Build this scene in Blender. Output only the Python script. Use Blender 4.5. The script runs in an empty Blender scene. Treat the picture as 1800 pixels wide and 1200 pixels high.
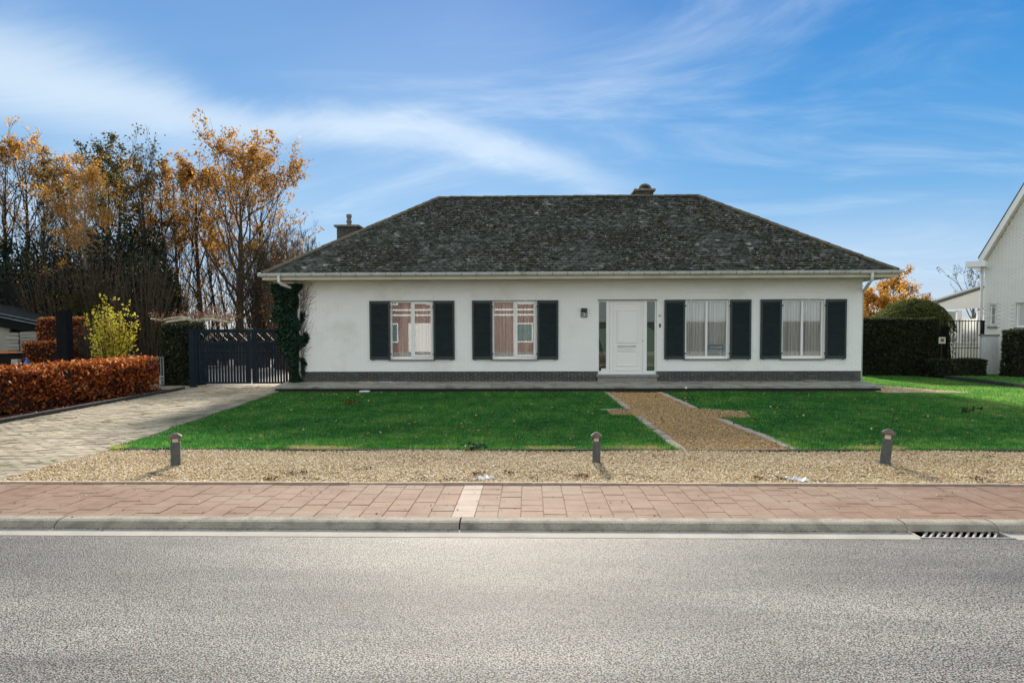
import bpy, bmesh, math, random
import numpy as np
from mathutils import Vector, Matrix, noise
R = math.radians
rng = random.Random(7)
nr = np.random.RandomState(11)
sc = bpy.context.scene
COL = sc.collection

# ------------------------------------------------------------------ camera
F_PX, CX, CY = 1200.0, 900.0, 628.0
YAW, PITCH, ROLL = -0.025, -0.040, 0.003
CAM = Vector((0.0, 0.0, 1.65))
fw = Vector((math.sin(YAW) * math.cos(PITCH), math.cos(YAW) * math.cos(PITCH), math.sin(PITCH)))
r0_ = Vector((math.cos(YAW), -math.sin(YAW), 0))
u0_ = r0_.cross(fw)
rt = r0_ * math.cos(ROLL) - u0_ * math.sin(ROLL)
up = u0_ * math.cos(ROLL) + r0_ * math.sin(ROLL)
cam_d = bpy.data.cameras.new('camera')
cam = bpy.data.objects.new('camera', cam_d); COL.objects.link(cam)
cam.matrix_world = Matrix(((rt.x, up.x, -fw.x, CAM.x), (rt.y, up.y, -fw.y, CAM.y), (rt.z, up.z, -fw.z, CAM.z), (0, 0, 0, 1)))
cam_d.sensor_fit = 'HORIZONTAL'; cam_d.sensor_width = 36.0; cam_d.lens = 24.0
cam_d.shift_y = 28.0 / 1800.0
cam_d.clip_end = 2000
sc.camera = cam

# ------------------------------------------------------------------ light
SUN_EL, SUN_AZ = R(23), R(-3.5)
sd = bpy.data.lights.new('sun', 'SUN'); sd.energy = 4.8; sd.angle = R(6.5); sd.color = (1.0, 0.90, 0.76)
so = bpy.data.objects.new('sun', sd); COL.objects.link(so)
sdir = Vector((math.sin(SUN_AZ) * math.cos(SUN_EL), math.cos(SUN_AZ) * math.cos(SUN_EL), math.sin(SUN_EL)))
so.rotation_euler = sdir.to_track_quat('Z', 'Y').to_euler()

sc.view_settings.view_transform = 'Standard'; sc.view_settings.look = 'None'
sc.view_settings.exposure = 0.90; sc.view_settings.gamma = 1.0
sc.view_settings.use_curve_mapping = False

w = bpy.data.worlds.new('World'); sc.world = w; w.use_nodes = True
nt = w.node_tree; N = nt.nodes; L = nt.links; N.clear()
def nd(t, **k):
    n = N.new(t)
    for a, b in k.items(): setattr(n, a, b)
    return n
def wmath(op, a, b=None, c=None, clamp=False):
    n = nd('ShaderNodeMath', operation=op, use_clamp=clamp)
    for i, v in enumerate((a, b, c)):
        if v is None: continue
        if isinstance(v, (int, float)): n.inputs[i].default_value = v
        else: L.new(v, n.inputs[i])
    return n.outputs[0]
out = nd('ShaderNodeOutputWorld'); bg = nd('ShaderNodeBackground'); L.new(bg.outputs[0], out.inputs[0])
bg.inputs[1].default_value = 0.1
sky = nd('ShaderNodeTexSky', sky_type='NISHITA'); sky.sun_disc = False
sky.sun_elevation = SUN_EL; sky.sun_rotation = SUN_AZ; sky.air_density = 1.0; sky.dust_density = 0.6; sky.ozone_density = 2.0
tc = nd('ShaderNodeTexCoord'); sx = nd('ShaderNodeSeparateXYZ'); L.new(tc.outputs['Generated'], sx.inputs[0])
X_, Y_, Z_ = sx.outputs
az = wmath('ARCTAN2', X_, Y_)
el = wmath('ARCSINE', Z_)
# clear-air gradient by elevation
rp = nd('ShaderNodeValToRGB'); cr = rp.color_ramp
cr.elements[0].position = 0.0; cr.elements[0].color = (0.52, 0.60, 0.68, 1)
cr.elements[1].position = 1.0; cr.elements[1].color = (0.03, 0.17, 0.55, 1)
for p, c in ((0.05, (0.29, 0.455, 0.68, 1)), (0.11, (0.13, 0.345, 0.64, 1)), (0.19, (0.042, 0.25, 0.59, 1)), (0.30, (0.017, 0.165, 0.50, 1))):
    e = cr.elements.new(p); e.color = c
L.new(wmath('DIVIDE', el, math.pi / 2, clamp=True), rp.inputs[0])
# thin high cloud on a layer overhead
den = wmath('ADD', wmath('MAXIMUM', Z_, 0.0), 0.16)
cv = nd('ShaderNodeCombineXYZ')
L.new(wmath('MULTIPLY', wmath('DIVIDE', X_, den), 0.55), cv.inputs[0]); L.new(wmath('MULTIPLY', wmath('DIVIDE', Y_, den), 1.0), cv.inputs[1])
def wnoise(scale, detail, rough, dist, off):
    mp = nd('ShaderNodeMapping'); mp.inputs['Location'].default_value = off; mp.inputs['Rotation'].default_value = (0, 0, 0.35)
    L.new(cv.outputs[0], mp.inputs[0])
    n = nd('ShaderNodeTexNoise'); n.inputs['Scale'].default_value = scale; n.inputs['Detail'].default_value = detail
    n.inputs['Roughness'].default_value = rough; n.inputs['Distortion'].default_value = dist
    L.new(mp.outputs[0], n.inputs[0]); return n.outputs[0]
def smooth(v, a, b):
    m = nd('ShaderNodeMapRange', interpolation_type='SMOOTHSTEP'); L.new(v, m.inputs[0])
    m.inputs[1].default_value = a; m.inputs[2].default_value = b; return m.outputs[0]
wisps = wmath('MULTIPLY', smooth(wnoise(1.3, 9, 0.62, 1.1, (3.1, 1.7, 0)), 0.46, 0.90), 0.50)
soft = wmath('MULTIPLY', smooth(wnoise(0.55, 4, 0.5, 0.3, (0.4, 5.2, 0)), 0.42, 0.80), 0.42)
# the long band of cirrus: centre elevation (deg) against azimuth (deg)
azn = wmath('DIVIDE', wmath('ADD', az, R(60)), R(120), clamp=True)
fc = nd('ShaderNodeFloatCurve'); L.new(azn, fc.inputs['Value'])
pts = [(-60, 19), (-38, 16.6), (-31, 15.9), (-24, 15.6), (-15.4, 15.9), (-9, 15.6), (-3.8, 14.5), (3.3, 12.9), (9, 11.1), (20, 8.5), (60, 4)]
cu = fc.mapping.curves[0]
for i, (a, e) in enumerate(pts):
    x, y = (a + 60) / 120, e / 30
    if i == 0: cu.points[0].location = (x, y)
    elif i == len(pts) - 1: cu.points[-1].location = (x, y)
    else: cu.points.new(x, y)
fc.mapping.update()
bandc = wmath('MULTIPLY', fc.outputs[0], R(30))
edge = wmath('MULTIPLY', wmath('SUBTRACT', wnoise(1.6, 8, 0.65, 0.8, (7.7, 2.2, 0)), 0.5), R(5.5))
dlt = wmath('SUBTRACT', wmath('ADD', el, edge), bandc)
wid = wmath('MULTIPLY', smooth(az, R(-20), R(-36)), R(1.7))
wid = wmath('ADD', wid, R(1.0))
q = wmath('DIVIDE', dlt, wid)
band = wmath('EXPONENT', wmath('MULTIPLY', wmath('MULTIPLY', q, q), -0.6))
amp = wmath('MULTIPLY', smooth(az, R(14), R(-2)), wmath('ADD', 0.42, wmath('MULTIPLY', smooth(az, R(-20), R(-34)), 0.12)))
band = wmath('MULTIPLY', band, amp)
lowveil = wmath('MULTIPLY', smooth(el, R(14), R(3)), wmath('ADD', 0.04, wmath('MULTIPLY', soft, 0.8)))
leftveil = wmath('MULTIPLY', smooth(az, R(25), R(-32)), 0.30)
rear = wmath('MULTIPLY', smooth(Y_, 0.60, -0.20), 0.95)  # unseen dense cloud behind the camera, added to brighten the shaded front
dens = wmath('ADD', wmath('ADD', wmath('ADD', wisps, rear), band), wmath('ADD', lowveil, wmath('MULTIPLY', leftveil, wmath('ADD', 0.35, soft))), clamp=True)
m1 = nd('ShaderNodeMix', data_type='RGBA'); L.new(wmath('MULTIPLY', dens, 0.92), m1.inputs[0]); L.new(rp.outputs[0], m1.inputs[6]); m1.inputs[7].default_value = (0.80, 0.855, 0.88, 1)
sc10 = nd('ShaderNodeMix', data_type='RGBA', blend_type='MULTIPLY'); sc10.inputs[0].default_value = 1
L.new(m1.outputs[2], sc10.inputs[6]); sc10.inputs[7].default_value = (6.7, 6.75, 6.6, 1)
m2 = nd('ShaderNodeMix', data_type='RGBA'); m2.inputs[0].default_value = 0.05
L.new(sc10.outputs[2], m2.inputs[6]); L.new(sky.outputs[0], m2.inputs[7]); L.new(m2.outputs[2], bg.inputs[0])

# ------------------------------------------------------------------ measuring: a photo pixel's ray met with a plane in the world
def ray(px, py):
    return fw + rt * ((px - CX) / F_PX) - up * ((py - CY) / F_PX)
def atY(px, py, Y):
    d = ray(px, py); return CAM + d * (Y / d.y)
def atZ(px, py, Z=0.0):
    d = ray(px, py); return CAM + d * ((Z - CAM.z) / d.z)
def atP(px, py, p0, n):
    d = ray(px, py); return CAM + d * ((p0 - CAM).dot(n) / d.dot(n))

# ------------------------------------------------------------------ materials
MATS = {}
def ramp(nt, cols):
    r = nt.nodes.new('ShaderNodeValToRGB'); c = r.color_ramp
    c.elements[0].position = cols[0][0]; c.elements[0].color = (*cols[0][1], 1)
    c.elements[1].position = cols[-1][0]; c.elements[1].color = (*cols[-1][1], 1)
    for p, k in cols[1:-1]:
        e = c.elements.new(p); e.color = (*k, 1)
    return r
def mix(nt, f, a, b, blend='MIX'):
    m = nt.nodes.new('ShaderNodeMix'); m.data_type = 'RGBA'; m.blend_type = blend
    for i, v in ((0, f), (6, a), (7, b)):
        if isinstance(v, (int, float)): m.inputs[i].default_value = v
        elif isinstance(v, tuple): m.inputs[i].default_value = (*v, 1)
        else: nt.links.new(v, m.inputs[i])
    return m.outputs[2]
def tex(nt, kind, scale, detail=4, rough=0.55, vec=None, stretch=None, dist=0):
    n = nt.nodes.new('ShaderNodeTex' + kind); n.inputs['Scale'].default_value = scale
    if kind == 'Noise':
        n.inputs['Detail'].default_value = detail; n.inputs['Roughness'].default_value = rough; n.inputs['Distortion'].default_value = dist
    g = nt.nodes.new('ShaderNodeNewGeometry'); v = g.outputs['Position']
    if stretch:
        mp = nt.nodes.new('ShaderNodeMapping'); mp.inputs['Scale'].default_value = stretch
        nt.links.new(v, mp.inputs[0]); v = mp.outputs[0]
    nt.links.new(v, n.inputs['Vector']); return n
def newmat(name):
    m = bpy.data.materials.new(name); m.use_nodes = True; MATS[name] = m
    return m, m.node_tree, m.node_tree.nodes['Principled BSDF']
def pm(name, cols, scale=8, detail=5, rough=0.8, bump=0.0, bscale=60, spec=0.4, metal=0, stretch=None, rnd=0.0, grime=None, speck=None):
    m, t, b = newmat(name)
    if len(cols) == 1: cols = [(0.3, cols[0]), (0.7, tuple(c * 0.88 for c in cols[0]))]
    n = tex(t, 'Noise', scale, detail, stretch=stretch)
    rp_ = ramp(t, cols); t.links.new(n.outputs[0], rp_.inputs[0]); c = rp_.outputs[0]
    if grime:   # (scale, colour, lo, hi)
        g = tex(t, 'Noise', grime[0], 6, 0.6); gr = ramp(t, [(grime[2], (0, 0, 0)), (grime[3], (1, 1, 1))]); t.links.new(g.outputs[0], gr.inputs[0])
        c = mix(t, gr.outputs[0], c, grime[1])
    if speck:   # (scale, colour, lo, hi)
        g = tex(t, 'Noise', speck[0], 2, 0.5); gr = ramp(t, [(speck[2], (0, 0, 0)), (speck[3], (1, 1, 1))]); t.links.new(g.outputs[0], gr.inputs[0])
        c = mix(t, gr.outputs[0], c, speck[1])
    if rnd:
        oi = t.nodes.new('ShaderNodeObjectInfo'); mr = t.nodes.new('ShaderNodeMapRange'); t.links.new(oi.outputs['Random'], mr.inputs[0])
        mr.inputs[3].default_value = 1 - rnd; mr.inputs[4].default_value = 1 + rnd
        hv = t.nodes.new('ShaderNodeHueSaturation'); t.links.new(c, hv.inputs['Color']); t.links.new(mr.outputs[0], hv.inputs['Value']); c = hv.outputs[0]
    t.links.new(c, b.inputs['Base Color']); b.inputs['Roughness'].default_value = rough
    b.inputs['Specular IOR Level'].default_value = spec; b.inputs['Metallic'].default_value = metal
    if bump:
        bn = tex(t, 'Noise', bscale, 4, 0.6); bp = t.nodes.new('ShaderNodeBump'); bp.inputs['Strength'].default_value = bump; bp.inputs['Distance'].default_value = 0.01
        t.links.new(bn.outputs[0], bp.inputs['Height']); t.links.new(bp.outputs[0], b.inputs['Normal'])
    return m
def tintmat(name, cols, rough=0.8, transl=0.0, tcol=None, nscale=0, ncol=None, spec=0.3):
    """colour picked per piece by the mesh attribute 'tint'"""
    m, t, b = newmat(name)
    a = t.nodes.new('ShaderNodeAttribute'); a.attribute_name = 'tint'
    rp_ = ramp(t, cols); t.links.new(a.outputs['Fac'], rp_.inputs[0]); c = rp_.outputs[0]
    if nscale:
        n = tex(t, 'Noise', nscale, 5); r2 = ramp(t, [(0.45, (0, 0, 0)), (0.62, (1, 1, 1))]); t.links.new(n.outputs[0], r2.inputs[0])
        c = mix(t, r2.outputs[0], c, ncol)
    t.links.new(c, b.inputs['Base Color']); b.inputs['Roughness'].default_value = rough; b.inputs['Specular IOR Level'].default_value = spec
    if transl:
        tr = t.nodes.new('ShaderNodeBsdfTranslucent'); t.links.new(c, tr.inputs[0])
        if tcol: t.links.new(mix(t, 1.0, c, tcol, 'MULTIPLY'), tr.inputs[0])
        ms = t.nodes.new('ShaderNodeMixShader'); ms.inputs[0].default_value = transl
        t.links.new(b.outputs[0], ms.inputs[1]); t.links.new(tr.outputs[0], ms.inputs[2])
        t.links.new(ms.outputs[0], t.nodes['Material Output'].inputs[0])
    return m

white_brick = pm('white painted brick', [(0.25, (0.89, 0.90, 0.875)), (0.75, (0.93, 0.94, 0.92))], 1.3, 6, 0.75, 0.25, 90, grime=(0.9, (0.70, 0.69, 0.62), 0.52, 0.80))
def eave_shade_stain():
    # darker beige wall top: stain plus the eave shade painted into the colour
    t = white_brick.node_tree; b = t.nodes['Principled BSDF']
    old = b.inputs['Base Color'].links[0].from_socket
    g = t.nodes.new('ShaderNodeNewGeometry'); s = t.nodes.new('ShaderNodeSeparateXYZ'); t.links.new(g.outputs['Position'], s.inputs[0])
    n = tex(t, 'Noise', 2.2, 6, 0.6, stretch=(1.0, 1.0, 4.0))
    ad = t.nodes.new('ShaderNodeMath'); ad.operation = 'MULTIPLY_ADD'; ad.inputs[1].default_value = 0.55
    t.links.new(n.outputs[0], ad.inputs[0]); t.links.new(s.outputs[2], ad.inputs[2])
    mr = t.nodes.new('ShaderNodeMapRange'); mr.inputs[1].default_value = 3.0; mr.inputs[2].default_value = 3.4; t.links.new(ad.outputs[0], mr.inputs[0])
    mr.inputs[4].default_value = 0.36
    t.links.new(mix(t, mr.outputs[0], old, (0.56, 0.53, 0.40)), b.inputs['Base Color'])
eave_shade_stain()
white_mortar = pm('white mortar', [(0.3, (0.80, 0.80, 0.76)), (0.7, (0.85, 0.85, 0.81))], 5, 4, 0.9)
neighbour_brick = pm('neighbour white brick', [(0.25, (0.80, 0.80, 0.76)), (0.75, (0.88, 0.88, 0.84))], 3, 5, 0.8, 0.2, 60)
plinth_brick = pm('plinth brick', [(0.3, (0.020, 0.026, 0.027)), (0.55, (0.036, 0.042, 0.042)), (0.8, (0.085, 0.092, 0.09))], 7, 6, 0.6, 0.5, 80, rnd=0.35, spec=0.5)
plinth_mortar = pm('plinth mortar', [(0.3, (0.34, 0.35, 0.33)), (0.7, (0.48, 0.48, 0.46))], 9, 5, 0.9)
slate = tintmat('roof tile', [(0.0, (0.034, 0.038, 0.034)), (0.35, (0.062, 0.068, 0.060)), (0.62, (0.105, 0.113, 0.100)), (0.80, (0.155, 0.162, 0.145)), (0.92, (0.21, 0.215, 0.19)), (1.0, (0.36, 0.355, 0.31))], 0.8, nscale=5, ncol=(0.030, 0.032, 0.016))
moss = tintmat('moss', [(0.0, (0.012, 0.013, 0.006)), (0.45, (0.045, 0.046, 0.012)), (0.8, (0.11, 0.095, 0.025)), (1.0, (0.22, 0.16, 0.08))], 1.0)
ridge_m = pm('mossy ridge tile', [(0.3, (0.06, 0.06, 0.045)), (0.5, (0.12, 0.10, 0.06)), (0.7, (0.10, 0.075, 0.045))], 9, 6, 0.9, 0.6, 40, rnd=0.2, speck=(40, (0.22, 0.22, 0.18), 0.60, 0.66))
upvc = pm('white frame', [(0.3, (0.87, 0.88, 0.86)), (0.7, (0.85, 0.86, 0.84))], 3, 3, 0.35, spec=0.5)
door_w = pm('white door', [(0.3, (0.88, 0.88, 0.85)), (0.7, (0.86, 0.86, 0.83))], 2, 3, 0.4, spec=0.5)
shutter_m = pm('dark green shutter paint', [(0.3, (0.018, 0.031, 0.035)), (0.7, (0.026, 0.042, 0.046))], 6, 4, 0.45, 0.1, 30, spec=0.5)
stone_sill = pm('bluestone sill', [(0.3, (0.20, 0.205, 0.19)), (0.7, (0.30, 0.30, 0.28))], 14, 6, 0.8, 0.3, 80)
slab_m = pm('terrace slab', [(0.3, (0.24, 0.235, 0.195)), (0.6, (0.32, 0.31, 0.265)), (0.8, (0.38, 0.36, 0.31))], 4, 7, 0.85, 0.4, 90, rnd=0.12, grime=(2.5, (0.10, 0.10, 0.075), 0.5, 0.75))
dark_stone = pm('dark damp concrete', [(0.3, (0.025, 0.028, 0.026)), (0.7, (0.06, 0.062, 0.055))], 12, 6, 0.9, 0.5, 60)
gutter_m = pm('gutter metal', [(0.3, (0.56, 0.58, 0.56)), (0.7, (0.66, 0.68, 0.66))], 5, 5, 0.45, spec=0.5, grime=(3, (0.36, 0.37, 0.33), 0.55, 0.8))
soffit_m = pm('cream soffit', [(0.3, (0.58, 0.54, 0.40)), (0.7, (0.66, 0.62, 0.49))], 2, 5, 0.7, grime=(1.7, (0.40, 0.37, 0.25), 0.5, 0.8))
concrete = pm('kerb concrete', [(0.3, (0.31, 0.275, 0.21)), (0.7, (0.46, 0.415, 0.325))], 3.5, 8, 0.9, 1.0, 120, rnd=0.06, grime=(5, (0.17, 0.155, 0.12), 0.50, 0.72), speck=(140, (0.17, 0.16, 0.135), 0.52, 0.64))
gutter_c = pm('gutter concrete', [(0.3, (0.30, 0.28, 0.24)), (0.7, (0.42, 0.395, 0.34))], 3, 8, 0.9, 0.4, 150, speck=(120, (0.25, 0.24, 0.21), 0.56, 0.68))
tile_red = pm('red pavement tile', [(0.3, (0.165, 0.088, 0.055)), (0.5, (0.215, 0.120, 0.074)), (0.75, (0.262, 0.160, 0.105))], 3.5, 8, 0.85, 0.5, 160, rnd=0.05, speck=(160, (0.15, 0.08, 0.055), 0.55, 0.70), grime=(1.1, (0.27, 0.20, 0.145), 0.45, 0.75))
tile_pale = pm('pale pavement tile', [(0.3, (0.33, 0.255, 0.20)), (0.7, (0.40, 0.31, 0.25))], 5, 8, 0.85, 0.4, 160, rnd=0.05, speck=(220, (0.30, 0.22, 0.18), 0.57, 0.7))
joint_m = pm('sandy joint', [(0.35, (0.13, 0.090, 0.055)), (0.65, (0.21, 0.14, 0.09))], 9, 6, 0.95, 0.5, 100)
brick_drive = pm('driveway brick', [(0.3, (0.27, 0.225, 0.15)), (0.55, (0.37, 0.315, 0.225)), (0.8, (0.46, 0.40, 0.30))], 3, 7, 0.9, 0.5, 100, rnd=0.22, grime=(0.8, (0.16, 0.15, 0.08), 0.50, 0.70))
drive_joint = pm('driveway joint', [(0.35, (0.10, 0.095, 0.05)), (0.65, (0.20, 0.17, 0.12))], 2, 6, 0.95)
soil = pm('soil', [(0.3, (0.020, 0.016, 0.011)), (0.7, (0.055, 0.042, 0.028))], 12, 6, 1.0, 0.8, 40)
earth = pm('open ground', [(0.3, (0.035, 0.050, 0.018)), (0.7, (0.075, 0.085, 0.035))], 0.6, 8, 1.0)
lawn_soil = pm('lawn soil', [(0.3, (0.012, 0.035, 0.010)), (0.7, (0.03, 0.055, 0.016))], 5, 6, 1.0)
yard = pm('yard gravel', [(0.3, (0.33, 0.29, 0.24)), (0.7, (0.48, 0.43, 0.37))], 8, 6, 1.0, 0.5, 30)
gravel_base = pm('gravel bed', [(0.35, (0.20, 0.13, 0.05)), (0.6, (0.40, 0.28, 0.14))], 45, 4, 1.0, 1.0, 90)
pebble = tintmat('pebble', [(0.0, (0.08, 0.05, 0.025)), (0.2, (0.34, 0.19, 0.07)), (0.5, (0.56, 0.41, 0.19)), (0.8, (0.68, 0.55, 0.34)), (1.0, (0.80, 0.75, 0.66))], 0.75)
pebble_path = tintmat('path pebble', [(0.0, (0.14, 0.08, 0.03)), (0.3, (0.36, 0.20, 0.07)), (0.7, (0.52, 0.33, 0.13)), (1.0, (0.64, 0.47, 0.25))], 0.75)
edging_m = pm('path edging stone', [(0.3, (0.38, 0.29, 0.21)), (0.7, (0.54, 0.43, 0.33))], 9, 6, 0.9, 0.4, 90, rnd=0.15)
asph, at_, ab = newmat('asphalt')
v1 = tex(at_, 'Voronoi', 92); rv = ramp(at_, [(0.0, (0.54, 0.515, 0.47)), (0.35, (0.37, 0.355, 0.325)), (0.475, (0.20, 0.195, 0.183)), (0.55, (0.050, 0.051, 0.050)), (0.70, (0.014, 0.015, 0.015))])
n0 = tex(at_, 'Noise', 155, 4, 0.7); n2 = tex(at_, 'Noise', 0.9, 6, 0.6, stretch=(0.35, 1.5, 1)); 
mm = at_.nodes.new('ShaderNodeMath'); mm.operation = 'MULTIPLY_ADD'; mm.inputs[1].default_value = 1.5; at_.links.new(n0.outputs[0], mm.inputs[0])
mv = at_.nodes.new('ShaderNodeMath'); mv.operation = 'MULTIPLY_ADD'; mv.inputs[1].default_value = 0.7; mv.inputs[2].default_value = -0.62; at_.links.new(v1.outputs['Distance'], mv.inputs[0]); at_.links.new(mv.outputs[0], mm.inputs[2])
at_.links.new(mm.outputs[0], rv.inputs[0])
hue = mix(at_, 0.14, rv.outputs[0], v1.outputs['Color'], 'SOFT_LIGHT')
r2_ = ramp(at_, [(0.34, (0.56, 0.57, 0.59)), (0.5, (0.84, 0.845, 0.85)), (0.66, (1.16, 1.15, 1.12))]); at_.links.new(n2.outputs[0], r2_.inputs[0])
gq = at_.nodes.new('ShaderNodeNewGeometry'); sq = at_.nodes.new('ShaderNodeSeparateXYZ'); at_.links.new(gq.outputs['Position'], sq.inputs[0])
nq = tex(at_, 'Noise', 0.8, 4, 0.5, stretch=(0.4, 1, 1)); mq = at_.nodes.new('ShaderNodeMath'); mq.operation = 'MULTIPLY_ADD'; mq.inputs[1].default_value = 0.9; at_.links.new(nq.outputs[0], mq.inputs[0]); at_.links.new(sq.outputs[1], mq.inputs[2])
# lighter and darker bands along the road, sun glare put into the colour
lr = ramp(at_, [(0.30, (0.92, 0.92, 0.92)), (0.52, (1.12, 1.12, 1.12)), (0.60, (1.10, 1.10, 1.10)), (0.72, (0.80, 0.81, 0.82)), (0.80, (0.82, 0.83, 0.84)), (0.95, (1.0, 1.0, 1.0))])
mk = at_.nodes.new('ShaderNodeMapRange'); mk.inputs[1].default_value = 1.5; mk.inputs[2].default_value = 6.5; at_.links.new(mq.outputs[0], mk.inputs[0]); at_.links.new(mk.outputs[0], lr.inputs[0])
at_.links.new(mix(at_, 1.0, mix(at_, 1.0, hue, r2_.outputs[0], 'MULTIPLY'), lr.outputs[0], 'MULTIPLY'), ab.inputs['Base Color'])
ab.inputs['Roughness'].default_value = 0.62; ab.inputs['Specular IOR Level'].default_value = 0.22
bp_ = at_.nodes.new('ShaderNodeBump'); bp_.inputs['Strength'].default_value = 0.9; bp_.inputs['Distance'].default_value = 0.006; bp_.invert = True
at_.links.new(mm.outputs[0], bp_.inputs['Height']); at_.links.new(bp_.outputs[0], ab.inputs['Normal'])

gate_m = pm('anthracite gate paint', [(0.3, (0.006, 0.014, 0.024)), (0.7, (0.010, 0.020, 0.032))], 5, 4, 0.6, spec=0.15)
black_m = pm('black paint', [(0.3, (0.006, 0.007, 0.009)), (0.7, (0.011, 0.012, 0.014))], 6, 4, 0.8, spec=0.1)
grey_slat = pm('grey fence paint', [(0.3, (0.13, 0.15, 0.16)), (0.7, (0.20, 0.22, 0.23))], 6, 4, 0.6)
chim_brick = pm('chimney brick', [(0.3, (0.045, 0.045, 0.038)), (0.7, (0.10, 0.10, 0.085))], 14, 6, 0.9, 0.5, 60, rnd=0.2)
chim_cap = pm('chimney cap concrete', [(0.3, (0.12, 0.115, 0.095)), (0.7, (0.21, 0.20, 0.165))], 12, 6, 0.9, 0.5, 60)
bollard_m = pm('bollard concrete', [(0.3, (0.075, 0.085, 0.085)), (0.6, (0.12, 0.13, 0.128)), (0.8, (0.20, 0.20, 0.18))], 16, 7, 0.9, 0.6, 120)
bollard_cap = pm('bollard cap', [(0.3, (0.085, 0.06, 0.05)), (0.7, (0.19, 0.15, 0.13))], 22, 6, 0.8, 0.6, 80)
lamp_glass = pm('lamp opal glass', [(0.3, (0.62, 0.56, 0.44)), (0.7, (0.72, 0.66, 0.54))], 20, 3, 0.3, spec=0.5)
iron = pm('cast iron', [(0.3, (0.33, 0.32, 0.29)), (0.7, (0.46, 0.44, 0.40))], 20, 5, 0.6, 0.4, 100)
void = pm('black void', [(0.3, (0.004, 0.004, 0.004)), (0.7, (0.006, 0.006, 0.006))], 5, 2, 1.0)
room_m = pm('dim room plaster', [(0.3, (0.60, 0.60, 0.58)), (0.7, (0.68, 0.68, 0.66))], 2, 3, 0.9)
bark_dark = pm('dark bark', [(0.3, (0.022, 0.017, 0.012)), (0.7, (0.060, 0.048, 0.034))], 9, 6, 0.95, 0.6, 30, stretch=(1, 1, 0.3))
bark_brown = pm('brown bark', [(0.3, (0.045, 0.033, 0.022)), (0.7, (0.115, 0.085, 0.058))], 9, 6, 0.95, 0.6, 30, stretch=(1, 1, 0.3))
bark_pale = pm('pale birch bark', [(0.3, (0.12, 0.10, 0.085)), (0.5, (0.28, 0.25, 0.21)), (0.8, (0.42, 0.38, 0.33))], 6, 6, 0.9, 0.3, 30)
bark_plane = pm('pale pruned bark', [(0.3, (0.40, 0.34, 0.24)), (0.7, (0.66, 0.58, 0.44))], 12, 5, 0.9, 0.4, 40)
lf_orange = tintmat('orange autumn leaf', [(0.0, (0.10, 0.060, 0.010)), (0.35, (0.29, 0.145, 0.03)), (0.7, (0.52, 0.26, 0.05)), (1.0, (0.68, 0.41, 0.10))], 0.7, 0.6)
lf_olive = tintmat('olive leaf', [(0.0, (0.03, 0.035, 0.008)), (0.5, (0.085, 0.075, 0.015)), (1.0, (0.24, 0.17, 0.03))], 0.7, 0.45)
lf_yellow = tintmat('yellow leaf', [(0.0, (0.34, 0.31, 0.02)), (0.5, (0.80, 0.66, 0.05)), (1.0, (0.88, 0.78, 0.14))], 0.6, 0.55)
lf_ivy = tintmat('ivy leaf', [(0.0, (0.006, 0.022, 0.012)), (0.6, (0.014, 0.050, 0.026)), (1.0, (0.04, 0.095, 0.05))], 0.6, 0.15, spec=0.3)
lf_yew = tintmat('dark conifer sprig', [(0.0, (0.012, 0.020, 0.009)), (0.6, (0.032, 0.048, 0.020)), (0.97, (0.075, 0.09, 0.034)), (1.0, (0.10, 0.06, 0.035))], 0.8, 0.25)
lf_dome = tintmat('light green topiary sprig', [(0.0, (0.04, 0.052, 0.014)), (0.6, (0.11, 0.13, 0.035)), (1.0, (0.27, 0.26, 0.07))], 0.8, 0.35)  # lighter green sprigs for the domed topiary
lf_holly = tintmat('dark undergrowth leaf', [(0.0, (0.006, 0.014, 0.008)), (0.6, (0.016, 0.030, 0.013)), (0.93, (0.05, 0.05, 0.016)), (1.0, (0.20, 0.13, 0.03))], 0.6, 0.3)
lf_beech = tintmat('copper beech hedge leaf', [(0.0, (0.05, 0.012, 0.005)), (0.3, (0.18, 0.034, 0.009)), (0.65, (0.44, 0.10, 0.016)), (0.9, (0.66, 0.24, 0.04)), (1.0, (0.74, 0.40, 0.16))], 0.55, 0.35, spec=0.35)
lf_dry = tintmat('dry pinkish leaf', [(0.0, (0.12, 0.065, 0.045)), (0.6, (0.24, 0.14, 0.09)), (1.0, (0.36, 0.24, 0.16))], 0.9, 0.3)
grass_m = tintmat('grass blade', [(0.0, (0.018, 0.120, 0.026)), (0.40, (0.062, 0.265, 0.046)), (0.75, (0.17, 0.40, 0.065)), (0.95, (0.38, 0.50, 0.10)), (1.0, (0.54, 0.45, 0.22))], 0.6, 0.5)
fallen = tintmat('fallen leaf', [(0.0, (0.13, 0.055, 0.02)), (0.5, (0.36, 0.20, 0.06)), (1.0, (0.52, 0.34, 0.14))], 0.8)
wood_old = pm('weathered board', [(0.3, (0.19, 0.18, 0.15)), (0.7, (0.36, 0.34, 0.30))], 5, 7, 0.9, 0.5, 30, stretch=(0.3, 1, 3), rnd=0.2)
curtain_m, ct, cb = newmat('sheer curtain')
cn_ = tex(ct, 'Noise', 1.0, 3, 0.6, stretch=(34, 0.1, 0.25)); crp = ramp(ct, [(0.38, (0.44, 0.45, 0.45)), (0.48, (0.86, 0.87, 0.85)), (0.60, (0.96, 0.96, 0.94))]); ct.links.new(cn_.outputs[0], crp.inputs[0]); ct.links.new(crp.outputs[0], cb.inputs['Base Color']); cb.inputs['Roughness'].default_value = 0.9  # vertical stripes put pleat shade and sheer overlap into the colour
ctr = ct.nodes.new('ShaderNodeBsdfTranslucent'); ctr.inputs[0].default_value = (0.6, 0.6, 0.58, 1)
cms = ct.nodes.new('ShaderNodeMixShader'); cms.inputs[0].default_value = 0.25
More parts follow.
